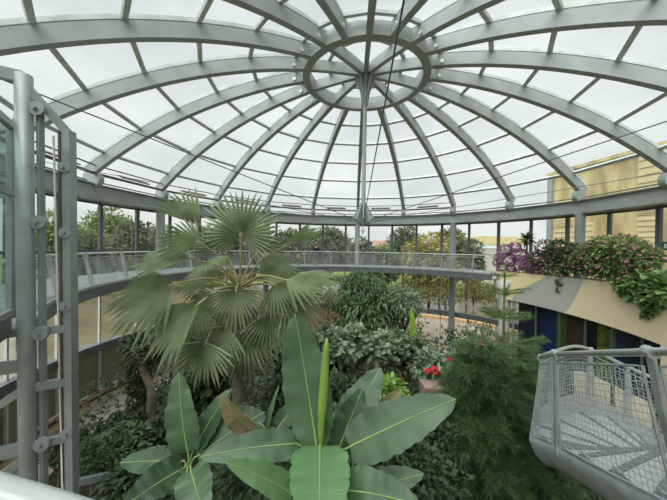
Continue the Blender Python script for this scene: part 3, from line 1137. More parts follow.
def jitter_blobs(c, r, n, sub=.5):
    """a lumpy crown: n smaller ellipsoids inside one big one"""
    out = []
    c = np.array(c)
    r = np.array(r)
    for i in range(n):
        v = RNG.normal(0, 1, 3)
        v /= np.linalg.norm(v)
        out.append((c + v * r * (1 - sub) * RNG.uniform(.5, 1.1), r * sub * RNG.uniform(.75, 1.2)))
    return out


def plant(name, label, cat, base, crown, radii, n, size, shape, material, trunk=.06, lumps=9, droop=.3, trunk_m=None, group=None, kindpart='foliage', sub=.5, spread=.6):
    base = Vector(base)
    crown = Vector(crown)
    root = thing(name, label, cat, base, group)
    foliage(kindpart, jitter_blobs(crown, radii, lumps, sub), n, size, shape, material, root, droop, spread)
    mid = base.lerp(crown, .5) + Vector((RNG.normal(0, .08), RNG.normal(0, .08), 0))
    mb = MB().tube([base, mid, crown], [trunk, trunk * .8, trunk * .4], 8)
    rz = np.array(radii)
    for i in range(5):
        v = Vector(RNG.normal(0, 1, 3))
        v.z = abs(v.z) * .6
        v.normalize()
        e = crown + Vector((v.x * rz[0], v.y * rz[1], v.z * rz[2])) * .75
        s_ = base.lerp(crown, .8)
        mb.tube([s_, s_.lerp(e, .5) + Vector((0, 0, .04)), e], [trunk * .5, trunk * .3, trunk * .12], 5)
    mb.build('trunk', trunk_m or bark_m, root, True)
    return root


# --- trees outside
def otree(px, py_top, d, rx, label, material, h_frac=.8, n=5200, shape='diamond', size=None, group='trees in the garden outside'):
    top = W(px, py_top, d)
    rz = top.z * h_frac / 2
    rz = min(rz, (top.z - 2.6) / 2) if px < 330 else rz
    c = Vector((top.x, top.y, top.z - rz))
    return plant('tree', label, 'tree', (top.x, top.y, 2.35 if px < 330 else 0), c, (rx, rx * .8, rz), n, size or d * .017, shape, material, .2, 14, .2, group=group, sub=.5)


G = None
otree(52, 206, 30, 3.2, 'green tree showing between the lift mast rails', tree_a)
otree(84, 222, 34, 3.4, 'light green shrubby tree filling the window beside the square rail', tree_a)
otree(112, 203, 40, 4.6, 'tall spreading tree above the gallery between lift mast and column', tree_a)
otree(136, 214, 32, 3.2, 'green tree behind the wide grey column', tree_b)
otree(170, 220, 42, 5.0, 'soft green tree beyond the palm leaf by the wide column', tree_a)
otree(212, 222, 45, 5.0, 'dull green tree behind the fan palm crown', tree_b)
otree(255, 226, 45, 4.4, 'dull tree hidden behind the fan palm top leaf', tree_b)
otree(292, 229, 48, 4.0, 'dull tree seen above the person in black', tree_b)
otree(331, 225, 46, 5.4, 'dark dense tree between person in black and king post tip', tree_b)
otree(362, 238, 38, 2.6, 'low bush-like tree just under the king post tip', tree_b)
otree(384, 243, 40, 3.4, 'low green tree in front of the red roofed house', tree_a)
otree(404, 228, 50, 4.0, 'dull tall tree between red roofed house and yellow tree', tree_b)
otree(430, 233, 36, 4.4, 'rounded yellowing tree outside beside the round gallery column', tree_c)
otree(447, 226, 46, 3.6, 'green tree behind the yellowing tree', tree_a)
otree(468, 232, 42, 2.4, 'slim dull tree beside the far round column', tree_b)
for px, py, d, rx, lb in ((440, 276, 34, 3.4, 'olive willow-like bush seen under the gallery beside round column'),
                          (415, 274, 36, 3.6, 'olive bush under the gallery behind round leafy tree'),
                          (474, 278, 38, 3.0, 'dark olive bush by the pond under the gallery end'),
                          (500, 285, 40, 2.6, 'grey green bush by the pond near the balcony support'),
                          (200, 268, 36, 4.4, 'olive bush below the gallery behind the fan palm')):
    top = W(px, py, d)
    top.z = max(top.z, 3.2)
    gz = 2.35 if px < 330 else 0
    top.z = max(top.z, gz + 2.5)
    plant('bush', lb, 'bush', (top.x, top.y, gz), (top.x, top.y, gz + (top.z - gz) * .55), (rx, rx * .8, (top.z - gz) * .52), 2600, .4, 'lance', tree_d, .12, 12, .6, group='bushes round the pond', sub=.45)

# --- fan palm
pb = W(240, 285, 5.6)
palm = thing('fan_palm', 'tall fan palm with big pleated grey green leaves in the middle', 'palm', (pb.x, pb.y, 0))
MB().tube([(pb.x + .02 * math.sin(z), pb.y, z) for z in np.linspace(0, pb.z - .1, 14)], [.14 if z < 1 else .1 for z in np.linspace(0, pb.z, 14)], 14).build('trunk', palm_trunk_m, palm, True)
# old fibre boots round the crown base
mb = MB()
for i in range(26):
    a = i * 2.4
    z = pb.z - .75 + i * .03
    r0 = .1
    p = Vector((pb.x + r0 * math.cos(a), pb.y + r0 * math.sin(a), z))
    q = p + Vector((math.cos(a) * .12, math.sin(a) * .12, .2))
    mb.tube([p, q], [.035, .012], 5)
mb.build('leaf_base', palm_pet_m, palm)


def fan_leaf(hub, tipdir, normal, R, spread, droop, nseg=44, pet_from=None, cup=.12):
    u = Vector(tipdir).normalized()
    n = Vector(normal)
    n = (n - u * n.dot(u)).normalized()
    v = n.cross(u)
    hub = Vector(hub)
    mb = MB()
    sa = D(spread)
    for i in range(nseg):
        a0 = -sa + 2 * sa * i / nseg
        a1 = -sa + 2 * sa * (i + 1) / nseg
        am = (a0 + a1) / 2
        Rk = R * (.80 + .20 * math.cos(am * .75)) * random.uniform(.88, 1.05)

        def P(a, r, lift=0.0):
            q = r / R
            p = hub + (u * math.cos(a) + v * math.sin(a)) * r
            p = p + n * (cup * R * q * q * (.4 + .6 * abs(math.sin(a / 2)))) + n * lift
            dr = droop * (q ** 2.4)
            p.z -= dr * R
            return p
        pl_ = .012 + .05 * R
        secs = []
        split = .52
        tw = random.uniform(-.02, .02)
        for f_, wd_ in ((.04, 1.0), (.3, 1.0), (split, .94), (.78, .5)):
            r = Rk * f_
            h = (a1 - a0) / 2 * wd_
            secs.append((P(am - h + tw * f_, r), P(am + tw * f_, r, pl_ * min(1, f_ * 3)), P(am + h + tw * f_, r)))
        tip = P(am + tw * 2, Rk, -.01)
        b = len(mb.v)
        for s_ in secs:
            mb.v += list(s_)
        mb.v.append(tip)
        for k in range(3):
            o = b + k * 3
            mb.f += [(o, o + 1, o + 4, o + 3), (o + 1, o + 2, o + 5, o + 4)]
        o = b + 9
        mb.f += [(o, o + 1, b + 12), (o + 1, o + 2, b + 12)]
    lf = mb.build('leaf', palm_leaf_m, palm)
    if pet_from is not None:
        c = Vector(pet_from)
        midp = c.lerp(hub, .5) + Vector((0, 0, .12 * (hub - c).length))
        MB().tube(smooth_path([c, midp, hub, hub + u * R * .12], 5), [.02] * 6 + [.015] * 6 + [.009] * 4, 6).build('petiole', palm_pet_m, lf, True)
    return lf


CAMV = Vector((0, -1, 0.15))


def pix_leaf(hx, hy, hd, tx, ty, td, R, spread, droop, normal, nseg=44, cup=.12, start=None):
    h = W(hx, hy, hd)
    t = W(tx, ty, td)
    st_ = start or Vector((pb.x, pb.y, pb.z - .05))
    fan_leaf(h, t - h, normal, R, spread, droop, nseg, st_, cup)


TOCAM = Vector((.35, -1, .15))
# hub px, hub depth, tip px, tip depth, blade radius in px, half spread, droop, normal
for hx, hy, hd, tx, ty, td, rp_, spd, dr_, nv_ in (
        (241, 234, 5.5, 243, 186, 5.45, 48, 150, .04, (.05, -1, .2)),
        (201, 226, 5.5, 168, 190, 5.4, 50, 36, .05, (.55, -.7, .45)),
        (200, 243, 5.2, 164, 232, 5.1, 40, 62, .08, (.1, -.85, .55)),
        (191, 259, 5.2, 140, 260, 4.9, 52, 42, .10, (.0, -.4, .92)),
        (205, 262, 5.0, 226, 266, 4.7, 24, 60, .15, (.0, -.5, .9)),
        (174, 284, 4.9, 128, 303, 4.6, 60, 72, .22, (-.15, -.75, .65)),
        (200, 303, 4.7, 160, 332, 4.5, 58, 48, .25, (-.3, -.75, .6)),
        (196, 305, 5.0, 208, 330, 4.9, 34, 60, .2, (.2, -.8, .5)),
        (236, 290, 4.9, 236, 322, 4.8, 38, 95, .22, (.0, -.9, .45)),
        (206, 342, 4.8, 198, 378, 4.7, 42, 82, .15, (-.1, -.95, .3)),
        (226, 326, 4.9, 214, 360, 4.85, 36, 70, .2, (-.1, -.9, .35)),
        (244, 328, 5.0, 248, 366, 4.9, 40, 75, .2, (.05, -.95, .3)),
        (270, 312, 5.0, 274, 350, 4.9, 40, 72, .22, (.15, -.9, .35)),
        (286, 280, 4.9, 326, 284, 4.6, 54, 52, .22, (.1, -.45, .9)),
        (274, 284, 5.1, 292, 306, 4.9, 34, 70, .25, (.1, -.75, .6)),
        (289, 294, 5.2, 316, 316, 5.1, 44, 70, .25, (.3, -.8, .5)),
        (283, 247, 5.6, 318, 228, 5.7, 42, 20, .03, (-.45, -.7, .5)),
        (258, 272, 6.1, 292, 262, 6.3, 44, 70, .2, (.2, -.5, .8)),
        (222, 272, 6.2, 186, 270, 6.4, 44, 70, .2, (-.2, -.5, .8)),
        (216, 296, 5.6, 186, 316, 5.6, 42, 70, .3, (-.3, -.7, .6)),
        (262, 300, 5.6, 296, 326, 5.7, 42, 70, .3, (.3, -.7, .6)),
        (190, 330, 5.5, 160, 358, 5.5, 40, 60, .25, (-.2, -.8, .5)),
        (246, 338, 5.6, 262, 372, 5.6, 38, 70, .3, (.1, -.9, .3)),
        (222, 250, 6.0, 200, 214, 6.2, 36, 60, .1, (-.2, -.85, .5)),
        (258, 252, 6.2, 276, 226, 6.4, 32, 60, .1, (.2, -.85, .5))):
    pix_leaf(hx, hy, hd, tx, ty, td, rp_ * hd / F, spd, dr_, nv_, max(10, int(spd * .25)), .12)


# --- bananas
def banana_leaf(root, base, tip, width, normal, bow=.12, material=None, fold=.25, seed=0, stem=None, name='leaf', taper=.6, wav=.03, rib=ban_rib, sag=0.0):
    rnd = random.Random(seed)
    base, tip = Vector(base), Vector(tip)
    ax = tip - base
    L = ax.length
    u = ax.normalized()
    n = Vector(normal)
    n = (n - u * n.dot(u)).normalized()
    mb = MB()
    N = 22
    sp, cols_ = [], 7
    nrm = []
    for i in range(N + 1):
        s = i / N
        p = base + ax * s + n * (bow * L * 4 * s * (1 - s) * .5)
        p.z -= sag * L * s * s
        sp.append(p)
    ph = [rnd.uniform(0, 6.28) for _ in range(4)]
    for i, p in enumerate(sp):
        s = i / N
        t = (sp[min(i + 1, N)] - sp[max(i - 1, 0)]).normalized()
        nn = (n - t * n.dot(t)).normalized()
        sd = t.cross(nn)
        w = width / 2 * (math.sin(PI * min(1, s * .97 + .03) ** taper) ** .55 if s < 1 else 0)
        if s > .985:
            w = 0.003
        w = max(w, .004)
        for j in range(cols_):
            q = (j - 3) / 3
            wv = wav * width * abs(q) * (math.sin(s * 17 + ph[0 if q < 0 else 1]) + .7 * math.sin(s * 39 + ph[2 if q < 0 else 3]) + .5 * math.sin(s * 71 + ph[1]))
            ed = 1 + (.03 * math.sin(s * 60 + ph[2]) + .03 * math.sin(s * 97 + ph[3])) * (abs(q) > .9)
            mb.v.append(p + sd * (w * q * ed) + nn * (fold * w * (abs(q) ** 1.3) + wv - .25 * fold * w * abs(q) ** 3))
    for i in range(N):
        for j in range(cols_ - 1):
            a = i * cols_ + j
            mb.f.append((a, a + 1, a + cols_ + 1, a + cols_))
    lf = mb.build(name, material or ban_m, root, True)
    uv = lf.data.uv_layers.new(name='UVMap')
    co = np.array([(i / N * L, (j - 3) / 3 * width / 2) for i in range(N + 1) for j in range(cols_)])
    li = np.zeros(len(lf.data.loops), dtype=np.int32)
    lf.data.loops.foreach_get('vertex_index', li)
    uv.data.foreach_set('uv', co[li].ravel())
    st_ = [] if stem is None else [Vector(stem), Vector(stem).lerp(base, .5) + Vector((0, 0, .06))]
    pth = smooth_path(st_ + [p + n * .002 for p in sp[::2]], 3)
    k = len(pth)
    MB().tube(pth, [max(.004, .014 * (1 - i / k) * (width / .5) ** .5) for i in range(k)], 6).build('midrib', rib, lf, True)
    return lf


bf = W(322, 470, 2.9)
b1_ = thing('banana_plant', 'large banana plant with rolled lime new leaf in the middle front', 'banana plant', (bf.x, bf.y, 0), 'banana plants')
MB().tube([(bf.x, bf.y, 0), (bf.x + .03, bf.y, bf.z * .5), (bf.x, bf.y, bf.z)], [.15, .12, .05], 12).build('stem', ban_stem, b1_, True)
hubp = (bf.x, bf.y, bf.z - .05)
banana_leaf(b1_, W(317, 447, 2.85), W(295, 314, 3.15), .50, (-.1, -1, .15), -.02, ban_m, .25, 1, hubp, taper=.8)
banana_leaf(b1_, W(338, 446, 3.0), W(381, 368, 3.4), .43, (-.35, -.8, .5), .05, ban_m, .3, 2, hubp)
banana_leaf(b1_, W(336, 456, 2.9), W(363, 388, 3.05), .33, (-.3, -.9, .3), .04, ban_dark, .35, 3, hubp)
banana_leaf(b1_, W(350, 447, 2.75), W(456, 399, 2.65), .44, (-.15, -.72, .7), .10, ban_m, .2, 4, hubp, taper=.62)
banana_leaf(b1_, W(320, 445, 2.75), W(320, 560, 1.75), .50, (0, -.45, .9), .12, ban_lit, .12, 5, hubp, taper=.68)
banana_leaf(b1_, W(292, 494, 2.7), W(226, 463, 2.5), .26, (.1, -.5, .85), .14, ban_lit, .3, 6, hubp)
banana_leaf(b1_, W(298, 444, 3.0), W(200, 457, 2.8), .32, (.0, -.6, .8), .12, ban_m, .25, 7, hubp)
banana_leaf(b1_, W(345, 496, 2.6), W(424, 474, 2.5), .28, (-.1, -.6, .8), .10, ban_m, .3, 8, hubp)
banana_leaf(b1_, W(340, 490, 2.4), W(420, 505, 2.1), .36, (-.1, -.5, .85), .12, ban_m, .2, 9, hubp)
banana_leaf(b1_, W(366, 428, 3.3), W(402, 390, 3.5), .22, (-.3, -.8, .4), .05, ban_dead, .5, 10, hubp)['label'] = 'withered brown edged leaf'
rl = MB().tube(smooth_path([W(321, 450, 2.8), W(321.5, 420, 2.8), W(324, 380, 2.82), W(327, 338, 2.85)], 5), [.014, .018, .024, .03, .034, .036, .04, .044, .046, .046, .045, .043, .04, .034, .024, .006], 10)
o = rl.build('rolled_leaf', ban_roll, b1_, True)
o['label'] = 'rolled lime green new leaf'
b2p = W(189, 466, 3.6)
b2_ = thing('banana_plant', 'dark green banana plant beside the lift mast foot', 'banana plant', (b2p.x, b2p.y, 0), 'banana plants')
MB().tube([(b2p.x, b2p.y, 0), (b2p.x, b2p.y, b2p.z)], [.13, .04], 12).build('stem', ban_stem, b2_, True)
h2 = (b2p.x, b2p.y, b2p.z - .05)
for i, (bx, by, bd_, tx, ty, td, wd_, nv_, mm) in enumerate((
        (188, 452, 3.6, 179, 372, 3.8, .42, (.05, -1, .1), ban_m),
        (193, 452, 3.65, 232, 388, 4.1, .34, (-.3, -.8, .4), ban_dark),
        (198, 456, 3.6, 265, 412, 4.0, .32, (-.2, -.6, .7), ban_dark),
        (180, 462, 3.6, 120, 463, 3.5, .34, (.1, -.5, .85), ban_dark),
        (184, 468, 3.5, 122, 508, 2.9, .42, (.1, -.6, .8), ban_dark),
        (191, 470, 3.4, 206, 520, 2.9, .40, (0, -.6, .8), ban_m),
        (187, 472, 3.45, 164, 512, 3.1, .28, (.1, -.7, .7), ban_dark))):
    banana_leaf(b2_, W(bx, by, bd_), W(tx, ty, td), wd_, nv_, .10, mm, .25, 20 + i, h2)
b3p = W(270, 440, 4.2)
b3_ = thing('banana_plant', 'banana plant with curled brown leaf below the fan palm trunk', 'banana plant', (b3p.x, b3p.y, 0), 'banana plants')
MB().tube([(b3p.x, b3p.y, 0), (b3p.x, b3p.y, b3p.z)], [.12, .04], 10).build('stem', ban_stem, b3_, True)
h3 = (b3p.x, b3p.y, b3p.z - .05)
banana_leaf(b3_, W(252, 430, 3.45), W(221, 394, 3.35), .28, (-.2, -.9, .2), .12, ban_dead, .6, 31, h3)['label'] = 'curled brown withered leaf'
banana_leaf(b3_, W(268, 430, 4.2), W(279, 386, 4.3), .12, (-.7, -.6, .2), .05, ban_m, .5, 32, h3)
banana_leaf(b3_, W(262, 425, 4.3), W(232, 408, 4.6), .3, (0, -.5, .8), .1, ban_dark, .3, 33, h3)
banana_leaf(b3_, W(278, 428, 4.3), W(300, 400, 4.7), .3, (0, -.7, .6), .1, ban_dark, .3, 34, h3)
b4p = W(410, 350, 7.6)
b4_ = thing('banana_plant', 'small plant with one upright lime leaf before the round leafy tree', 'banana plant', (b4p.x, b4p.y, 0), 'banana plants')
MB().tube([(b4p.x, b4p.y, 0), (b4p.x, b4p.y, b4p.z)], [.08, .03], 8).build('stem', ban_stem, b4_, True)
banana_leaf(b4_, W(412, 336, 7.6), W(411, 308, 7.6), .22, (.4, -.9, 0), .05, ban_lime, .3, 41, (b4p.x, b4p.y, b4p.z))

# --- round tree and the shrubs in the middle
c = W(368, 302, 10.4)
plant('leafy_tree', 'round topped leafy tree with drooping leaves just below the far gallery', 'tree', (c.x, c.y, 0), c, (1.75, 1.5, 1.35), 8500, .26, 'lance', shrub_mid, .1, 16, .9, sub=.42)
c = W(404, 300, 9.8)
plant('leafy_tree', 'pale grey green small tree overlapping the round topped tree', 'tree', (c.x, c.y, 0), c, (.85, .8, .62), 2600, .22, 'lance', shrub_grey, .08, 10, .5, sub=.45)
SHRUBS = [
    # px, py, d, rx, rz, n, size, shape, mat, label
    (350, 345, 7.4, .75, .55, 1000, .18, 'lobed', shrub_grey, 'grey green lobed leaf shrub below the round topped tree'),
    (388, 345, 7.2, .7, .55, 900, .18, 'lobed', shrub_grey, 'grey green lobed leaf shrub on a thin stem behind the banana'),
    (408, 350, 7.6, .7, .55, 1000, .2, 'oval', shrub_mid, 'glossy mid green shrub between lobed shrub and dark pine'),
    (330, 350, 8.4, .8, .9, 1300, .2, 'oval', shrub_dark, 'dark shrub between fan palm and lobed leaf shrubs'),
    (430, 365, 6.8, .55, .5, 800, .17, 'diamond', shrub_grey, 'pale leafy hibiscus shrub beside the dark pine'),
    (385, 392, 5.6, .42, .36, 800, .14, 'oval', shrub_lime, 'bright lime green shrub behind the banana leaves'),
    (400, 405, 5.4, .35, .22, 500, .13, 'oval', shrub_lime, 'low lime green shrub above the long banana leaf'),
    (345, 400, 5.8, .6, .6, 900, .18, 'diamond', shrub_dark, 'dark shrub hidden behind the middle banana leaves'),
    (300, 360, 7.5, .8, .8, 1200, .18, 'oval', shrub_dark, 'dark shrub filling behind the fan palm lower leaves'),
    (290, 400, 6.0, .7, .7, 1100, .18, 'diamond', shrub_dark, 'dark shrub between palm trunk and rolled banana leaf'),
    (205, 385, 6.5, .7, .8, 1200, .2, 'oval', shrub_dark, 'dark shrub beside the palm trunk behind the banana'),
    (190, 398, 8.2, .7, .6, 1100, .18, 'diamond', shrub_dark, 'dark shrub between twisted trunk and fan palm'),
    (122, 432, 6.6, .6, .35, 800, .13, 'diamond', shrub_dark, 'airy dark shrub in front of the pale indoor paving'),
    (95, 445, 6.0, .7, .5, 1500, .12, 'diamond', shrub_dark, 'small leaved dark shrub beside the square lift rail'),
    (110, 455, 5.2, .75, .55, 2000, .12, 'diamond', shrub_mid, 'dense green shrub above the slanting grey brace'),
    (158, 440, 5.8, .6, .5, 1400, .14, 'diamond', shrub_dark, 'dark shrub under the twisted pale trunk'),
    (60, 450, 6.2, .5, .35, 700, .12, 'diamond', shrub_dark, 'small dark shrub seen between the lift mast rails'),
    (140, 480, 4.8, .6, .4, 900, .16, 'diamond', shrub_dark, 'low dark shrub below the slanting grey brace'),
    (250, 470, 4.6, .8, .6, 1200, .2, 'lance', shrub_dark, 'dark grassy shrub below the long banana leaf'),
    (300, 480, 4.2, .5, .5, 700, .2, 'lance', shrub_dark, 'dark narrow leaved shrub behind the front banana leaf'),
    (265, 445, 4.9, .45, .3, 600, .15, 'lance', shrub_mid, 'tufted green undergrowth shrub between the two bananas'),
    (385, 445, 4.4, .7, .5, 1000, .22, 'lance', shrub_dark, 'dark feathery shrub under the long banana leaf'),
    (440, 440, 4.8, .5, .6, 1200, .12, 'oval', shrub_dark, 'dark small leaved shrub at the pine foot'),
    (425, 480, 4.0, .6, .5, 1300, .1, 'oval', shrub_dark, 'low dark shrub at the bottom beside the pine'),
    (545, 475, 4.9, .5, .35, 700, .1, 'oval', shrub_dark, 'low dark shrub under the spiral stair'),
]
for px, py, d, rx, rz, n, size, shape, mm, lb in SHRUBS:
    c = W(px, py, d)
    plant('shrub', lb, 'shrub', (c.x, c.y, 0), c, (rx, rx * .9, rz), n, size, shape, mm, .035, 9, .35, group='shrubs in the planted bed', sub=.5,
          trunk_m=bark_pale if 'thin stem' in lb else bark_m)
# lower fill: wide undergrowth nobody could count
P, O = blob_points([((1.2 + 8.6 * math.cos(a) * f, 11.7 + 8.6 * math.sin(a) * f, 1.6), (1.7, 1.7, 1.7)) for a, f in
                    [(i * .55, q) for i in range(12) for q in (.35, .72, .98)] if not (SX - 2.4 < 1.2 + 8.6 * math.cos(a) * f < SX + 2.4 and 11.7 + 8.6 * math.sin(a) * f < 5.4)
                    and 11.7 + 8.6 * math.sin(a) * f > 3.2 and not (math.cos(a) * f < -.55 and math.sin(a) * f < -.2)], 26000, .3)
d_ = O + RNG.normal(0, .6, O.shape)
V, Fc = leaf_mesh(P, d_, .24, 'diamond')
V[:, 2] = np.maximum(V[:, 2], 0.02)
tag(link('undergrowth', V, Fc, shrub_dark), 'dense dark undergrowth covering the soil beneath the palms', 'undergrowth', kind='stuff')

# hibiscus blooms
for i, (px, py, d) in enumerate(((428, 369, 6.3), (435, 367, 6.3), (437, 371, 6.25), (450, 358, 6.2))):
    c = W(px, py, d)
    r = thing('hibiscus_bloom', ['small red bloom lowest on the pale hibiscus shrub', 'red bloom amid the cluster on the pale hibiscus shrub', 'red bloom hanging closest to the pink stone block',
                                 'single red bloom against the dark pine'][i], 'flower', c)
    P = np.tile(np.array(c), (6, 1))
    dd = np.array([[math.cos(k * PI / 3), math.sin(k * PI / 3) * .6 - .4, -.5 + .3 * math.sin(k)] for k in range(6)])
    V, Fc = leaf_mesh(P, dd, .1, 'round')
    link('petal', V, Fc, blossom_red, r)
    MB().tube([c, c + Vector((.02, -.06, -.06))], [.006, .003], 5).build('stamen', blossom_red, r)
c = W(432, 386, 6.2)
sb = MB().abox((c.x - .22, c.y - .2, 0), (c.x + .22, c.y + .2, c.z + .06)).build('stone_block', terra_m)
md = sb.modifiers.new('bevel', 'BEVEL')
md.width = .03
md.segments = 2
tag(sb, 'pinkish stone block standing among shrubs beside the dark pine', 'stone block')

# twisted trunk with ivy, left
tb = W(162, 440, 7.2)
tp = W(140, 355, 7.2)
tw = thing('ivy_tree', 'twisted pale trunk wrapped in ivy with dead brown tangle on top', 'tree', (tb.x, tb.y, 0))
MB().tube(smooth_path([Vector((tb.x + .1, tb.y, 0)), W(166, 470, 7.2), W(157, 440, 7.2), W(150, 415, 7.2), W(151, 390, 7.2), W(144, 372, 7.2), W(138, 352, 7.2)], 5), .09, 10).build('trunk', bark_pale, tw, True)
MB().tube(smooth_path([Vector((tb.x - .1, tb.y + .2, 0)), W(146, 430, 7.5), W(143, 390, 7.5), W(146, 350, 7.5)], 5), .16, 10).build('trunk', bark_m, tw, True)
foliage('ivy', [(W(140, 400 - i * 14, 7.45), (.28, .28, .25)) for i in range(-4, 5)], 2600, .12, 'diamond', shrub_dark, tw, .6)
foliage('crown', jitter_blobs(W(145, 348, 7.3), (.6, .5, .45), 8), 1500, .13, 'diamond', shrub_dark, tw, .7)
mb = MB()
for i in range(70):
    p = W(138 + random.uniform(-9, 10), 352 + random.uniform(-6, 8), 7.1 + random.uniform(-.2, .2))
    q = p + Vector((random.uniform(-.25, .25), random.uniform(-.15, .15), random.uniform(-.35, .1)))
    mb.tube([p, p.lerp(q, .5) + Vector((random.uniform(-.05, .05), 0, .05)), q], .007, 4)
mb.build('dead_twigs', bark_pale, tw)


pr0, pr1 = dome(12.0, D(196), 0), dome(12.0, D(150), 0)
pth = [dome(12.0, D(200 - i * 5), -6.75) for i in range(12)]
prl = thing('path_rail', 'white pipe rail beside the pale indoor path under the gallery', 'rail', Vector((pth[0].x, pth[0].y, EYE - 7.46)))
MB().tube(pth, .035, 8).build('pipe', white_m, prl)
for p in pth[::2]:
    MB().tube([(p.x, p.y, EYE - 7.46), p], .025, 6).build('post', white_m, prl)

# --- pines
def pine(name, label, base, top_z, layers, rmax, mats, trunk_r, droop=.35, needle=.13, nb=6, dens=130, tilt=.15, bare=0, stem_m=None):
    base = Vector(base)
    root = thing(name, label, 'conifer', base)
    bm_ = MB().tube([base, Vector((base.x, base.y, top_z))], [trunk_r, trunk_r * .22], 10)
    Pn, Dn = [], []
    for li, (z, R, n_b) in enumerate(layers):
        a0 = random.uniform(0, 6.28)
        for b in range(n_b):
            a = a0 + 2 * PI * b / n_b + random.uniform(-.2, .2)
            Rr = R * random.uniform(.8, 1.1)
            u = np.array([math.cos(a), math.sin(a), 0])
            sd = np.array([-u[1], u[0], 0])
            pts = []
            for k in range(7):
                f = k / 6
                pts.append(np.array([base.x, base.y, z]) + u * Rr * f + np.array([0, 0, tilt * Rr * f - droop * Rr * f * f]))
            bm_.tube([Vector(p) for p in pts], [.012 * (1 - k / 8) + .003 for k in range(7)], 4)
            # side sprays
            nsp = max(4, int(Rr * 15)) if li >= bare else 0
            for k in range(nsp):
                f = .18 + .82 * (k + .5) / nsp
                i0 = min(5, int(f * 6))
                o_ = pts[i0] + (pts[i0 + 1] - pts[i0]) * (f * 6 - i0)
                for sg in (-1, 1):
                    ln = Rr * .42 * (1 - f * .55) * random.uniform(.7, 1.2)
                    dv = u * .75 + sd * sg * .8 + np.array([0, 0, -droop * .5])
                    dv = dv / np.linalg.norm(dv)
                    m_ = max(4, int(ln * dens))
                    ff = RNG.uniform(0, 1, m_)
                    pp_ = o_ + dv * ln * ff[:, None] + np.array([0, 0, -.18]) * (ln * ff[:, None]) ** 2
                    Pn.append(pp_)
                    Dn.append(np.tile(dv, (m_, 1)) * .8 + RNG.normal(0, .45, (m_, 3)) + np.array([0, 0, .15]))
            m_ = int(Rr * dens * (.8 if li >= bare else 2.2))
            ff = RNG.uniform(.1, 1, m_)
            idx_ = np.minimum((ff * 6).astype(int), 5)
            Q = np.array(pts)
            Pn.append(Q[idx_] + (Q[idx_ + 1] - Q[idx_]) * (ff * 6 - idx_)[:, None])
            Dn.append(np.tile(u, (m_, 1)) + RNG.normal(0, .5, (m_, 3)))
    bm_.build('trunk', stem_m or bark_m, root)
    V, Fc = leaf_mesh(np.concatenate(Pn), np.concatenate(Dn), needle, 'needle')
    link('needles', V, Fc, mats, root)
    return root


pt = W(505, 262, 5.8)
lay = [(pt.z - .3, .2, 4), (pt.z - .62, .42, 5), (pt.z - .68, .3, 4), (pt.z - 1.08, .4, 5), (pt.z - 1.16, .5, 6)]
z = pt.z - 1.75
R_ = .72
while z > 2.0:
    lay.append((z, R_, 7))
    z -= .26
    R_ = min(1.15, R_ + .06)
pine('norfolk_pine', 'young pine with upright leader and tiered branches before the painted balcony', (pt.x, pt.y, 0), pt.z, lay, 1, pine_tip, .07, .14, .10, 6, 260, .42, 4, pine_stem)
p2 = W(482, 345, 5.0)
lay = []
z = p2.z
R_ = .42
while z > 1.5:
    lay.append((z, R_, 8))
    z -= .24
    R_ = min(.98, R_ + .09)
pine('dark_pine', 'dense dark green drooping pine between the banana and the spiral stair', (p2.x, p2.y, 0), p2.z + .2, lay, 1, pine_m, .08, .55, .15, 7, 210, .25)

# --- flowers on the balcony
def at_front(px, py, back=.0):
    t = ang_at(px)
    p = dome(RF + back, t, 0)
    d = p.y
    return W(px, py, d)


def flowering(name, label, cat, cells, n_leaf, leaf_mat, n_fl, fl_mat, size=.16, fl=.12, shape='oval', back=.35, hang=None):
    P0_ = at_front(cells[0][0], cells[0][1], back)
    root = thing(name, label, cat, (P0_.x, P0_.y, EYE - 1.36))
    bl = []
    mb = MB()
    for px, py, r in cells:
        c = at_front(px, py, back)
        bl.append((np.array(c), (r, r * .9, r * .8)))
        mb.tube([Vector((c.x, c.y, EYE - 1.4)), c], [.02, .008], 5)
    mb.build('stem', bark_m, root)
    foliage('foliage', bl, n_leaf, size, shape, leaf_mat, root, .2)
    if n_fl:
        P, O = blob_points([(b[0], tuple(x * 1.08 for x in b[1])) for b in bl], n_fl, .75)
        k = O[:, 1] < .35
        V, Fc = leaf_mesh(P[k], O[k] + RNG.normal(0, .5, O[k].shape), fl, 'round')
        link('blossoms', V, Fc, fl_mat, root)
    return root


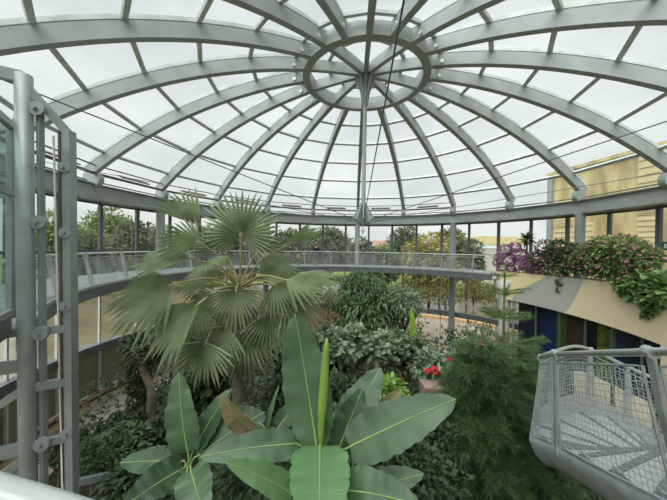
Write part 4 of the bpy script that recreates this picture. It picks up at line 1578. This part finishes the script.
flowering('bougainvillea', 'magenta bougainvillea spilling over the cream end of the balcony', 'flowering shrub',
          [(499, 257, .3), (506, 250, .35), (514, 247, .32), (520, 255, .4), (508, 260, .4), (527, 262, .4), (502, 267, .28), (535, 264, .35), (518, 265, .35), (497, 263, .2), (510, 269, .25), (528, 269, .25)], 1300, vine_leaf, 1800, blossom_mag, .14, .12)
flowering('bougainvillea', 'pale pink sparse bougainvillea beside the spiky yucca', 'flowering shrub',
          [(540, 258, .5), (548, 262, .45), (545, 248, .5), (556, 255, .45), (536, 269, .3), (548, 270, .3)], 1700, shrub_mid, 520, blossom_pink, .14, .11)
flowering('flowering_shrub', 'dark leafy shrub hanging over the grey part of the balcony front', 'shrub',
          [(560, 248, .5), (568, 256, .5), (575, 252, .45), (566, 264, .4), (562, 272, .25), (561, 282, .2), (560, 290, .14), (578, 266, .35)], 2900, shrub_mid, 120, blossom_pink, .15, .1)
flowering('flowering_shrub', 'broad bright shrub dotted with pink blossoms over the tan front', 'flowering shrub',
          [(580, 258, .5), (592, 252, .55), (602, 246, .5), (612, 252, .6), (622, 246, .55), (634, 252, .55), (644, 256, .5), (600, 264, .5), (616, 266, .5), (632, 264, .45), (586, 270, .3), (574, 266, .35), (600, 272, .3), (616, 275, .3), (630, 276, .3)],
          6000, vine_leaf, 900, blossom_pink, .16, .13)
flowering('climber', 'large leaved green climber trailing down the tan front above the stair', 'climber',
          [(628, 286, .38), (638, 284, .42), (650, 282, .45), (662, 284, .45), (634, 294, .28), (648, 294, .35), (660, 297, .35), (652, 306, .25), (650, 313, .15), (672, 290, .5)], 1500, vine_leaf, 0, None, .25, .1, 'round', -.05)
yc = at_front(527, 240, .5)
yu = thing('yucca', 'spiky dark yucca rosette standing above the magenta bougainvillea', 'yucca', (yc.x, yc.y, EYE - 1.36))
MB().tube([(yc.x, yc.y, EYE - 1.4), yc], [.06, .05], 8).build('stem', bark_m, yu)
O = unit(RNG.normal(0, 1, (90, 3)) + np.array([0, 0, .4]))
V, Fc = leaf_mesh(np.tile(np.array(yc), (90, 1)) + O * .03, O, .5, 'lance')
link('leaf', V, Fc, shrub_dark, yu)
for i, (px, py, h_) in enumerate(((548, 258, 20), (556, 262, 30))):
    c = at_front(px, py, .5)
    t_ = at_front(px - 6 + 12 * i, py - h_, .5)
    tag(MB().tube(smooth_path([c, c.lerp(t_, .5) + Vector((.1, 0, .1)), t_], 4), .008, 5).build('twig', bark_m), ['bare arching twig beside the yucca', 'bare upright twig above the dark leafy shrub'][i], 'twig')
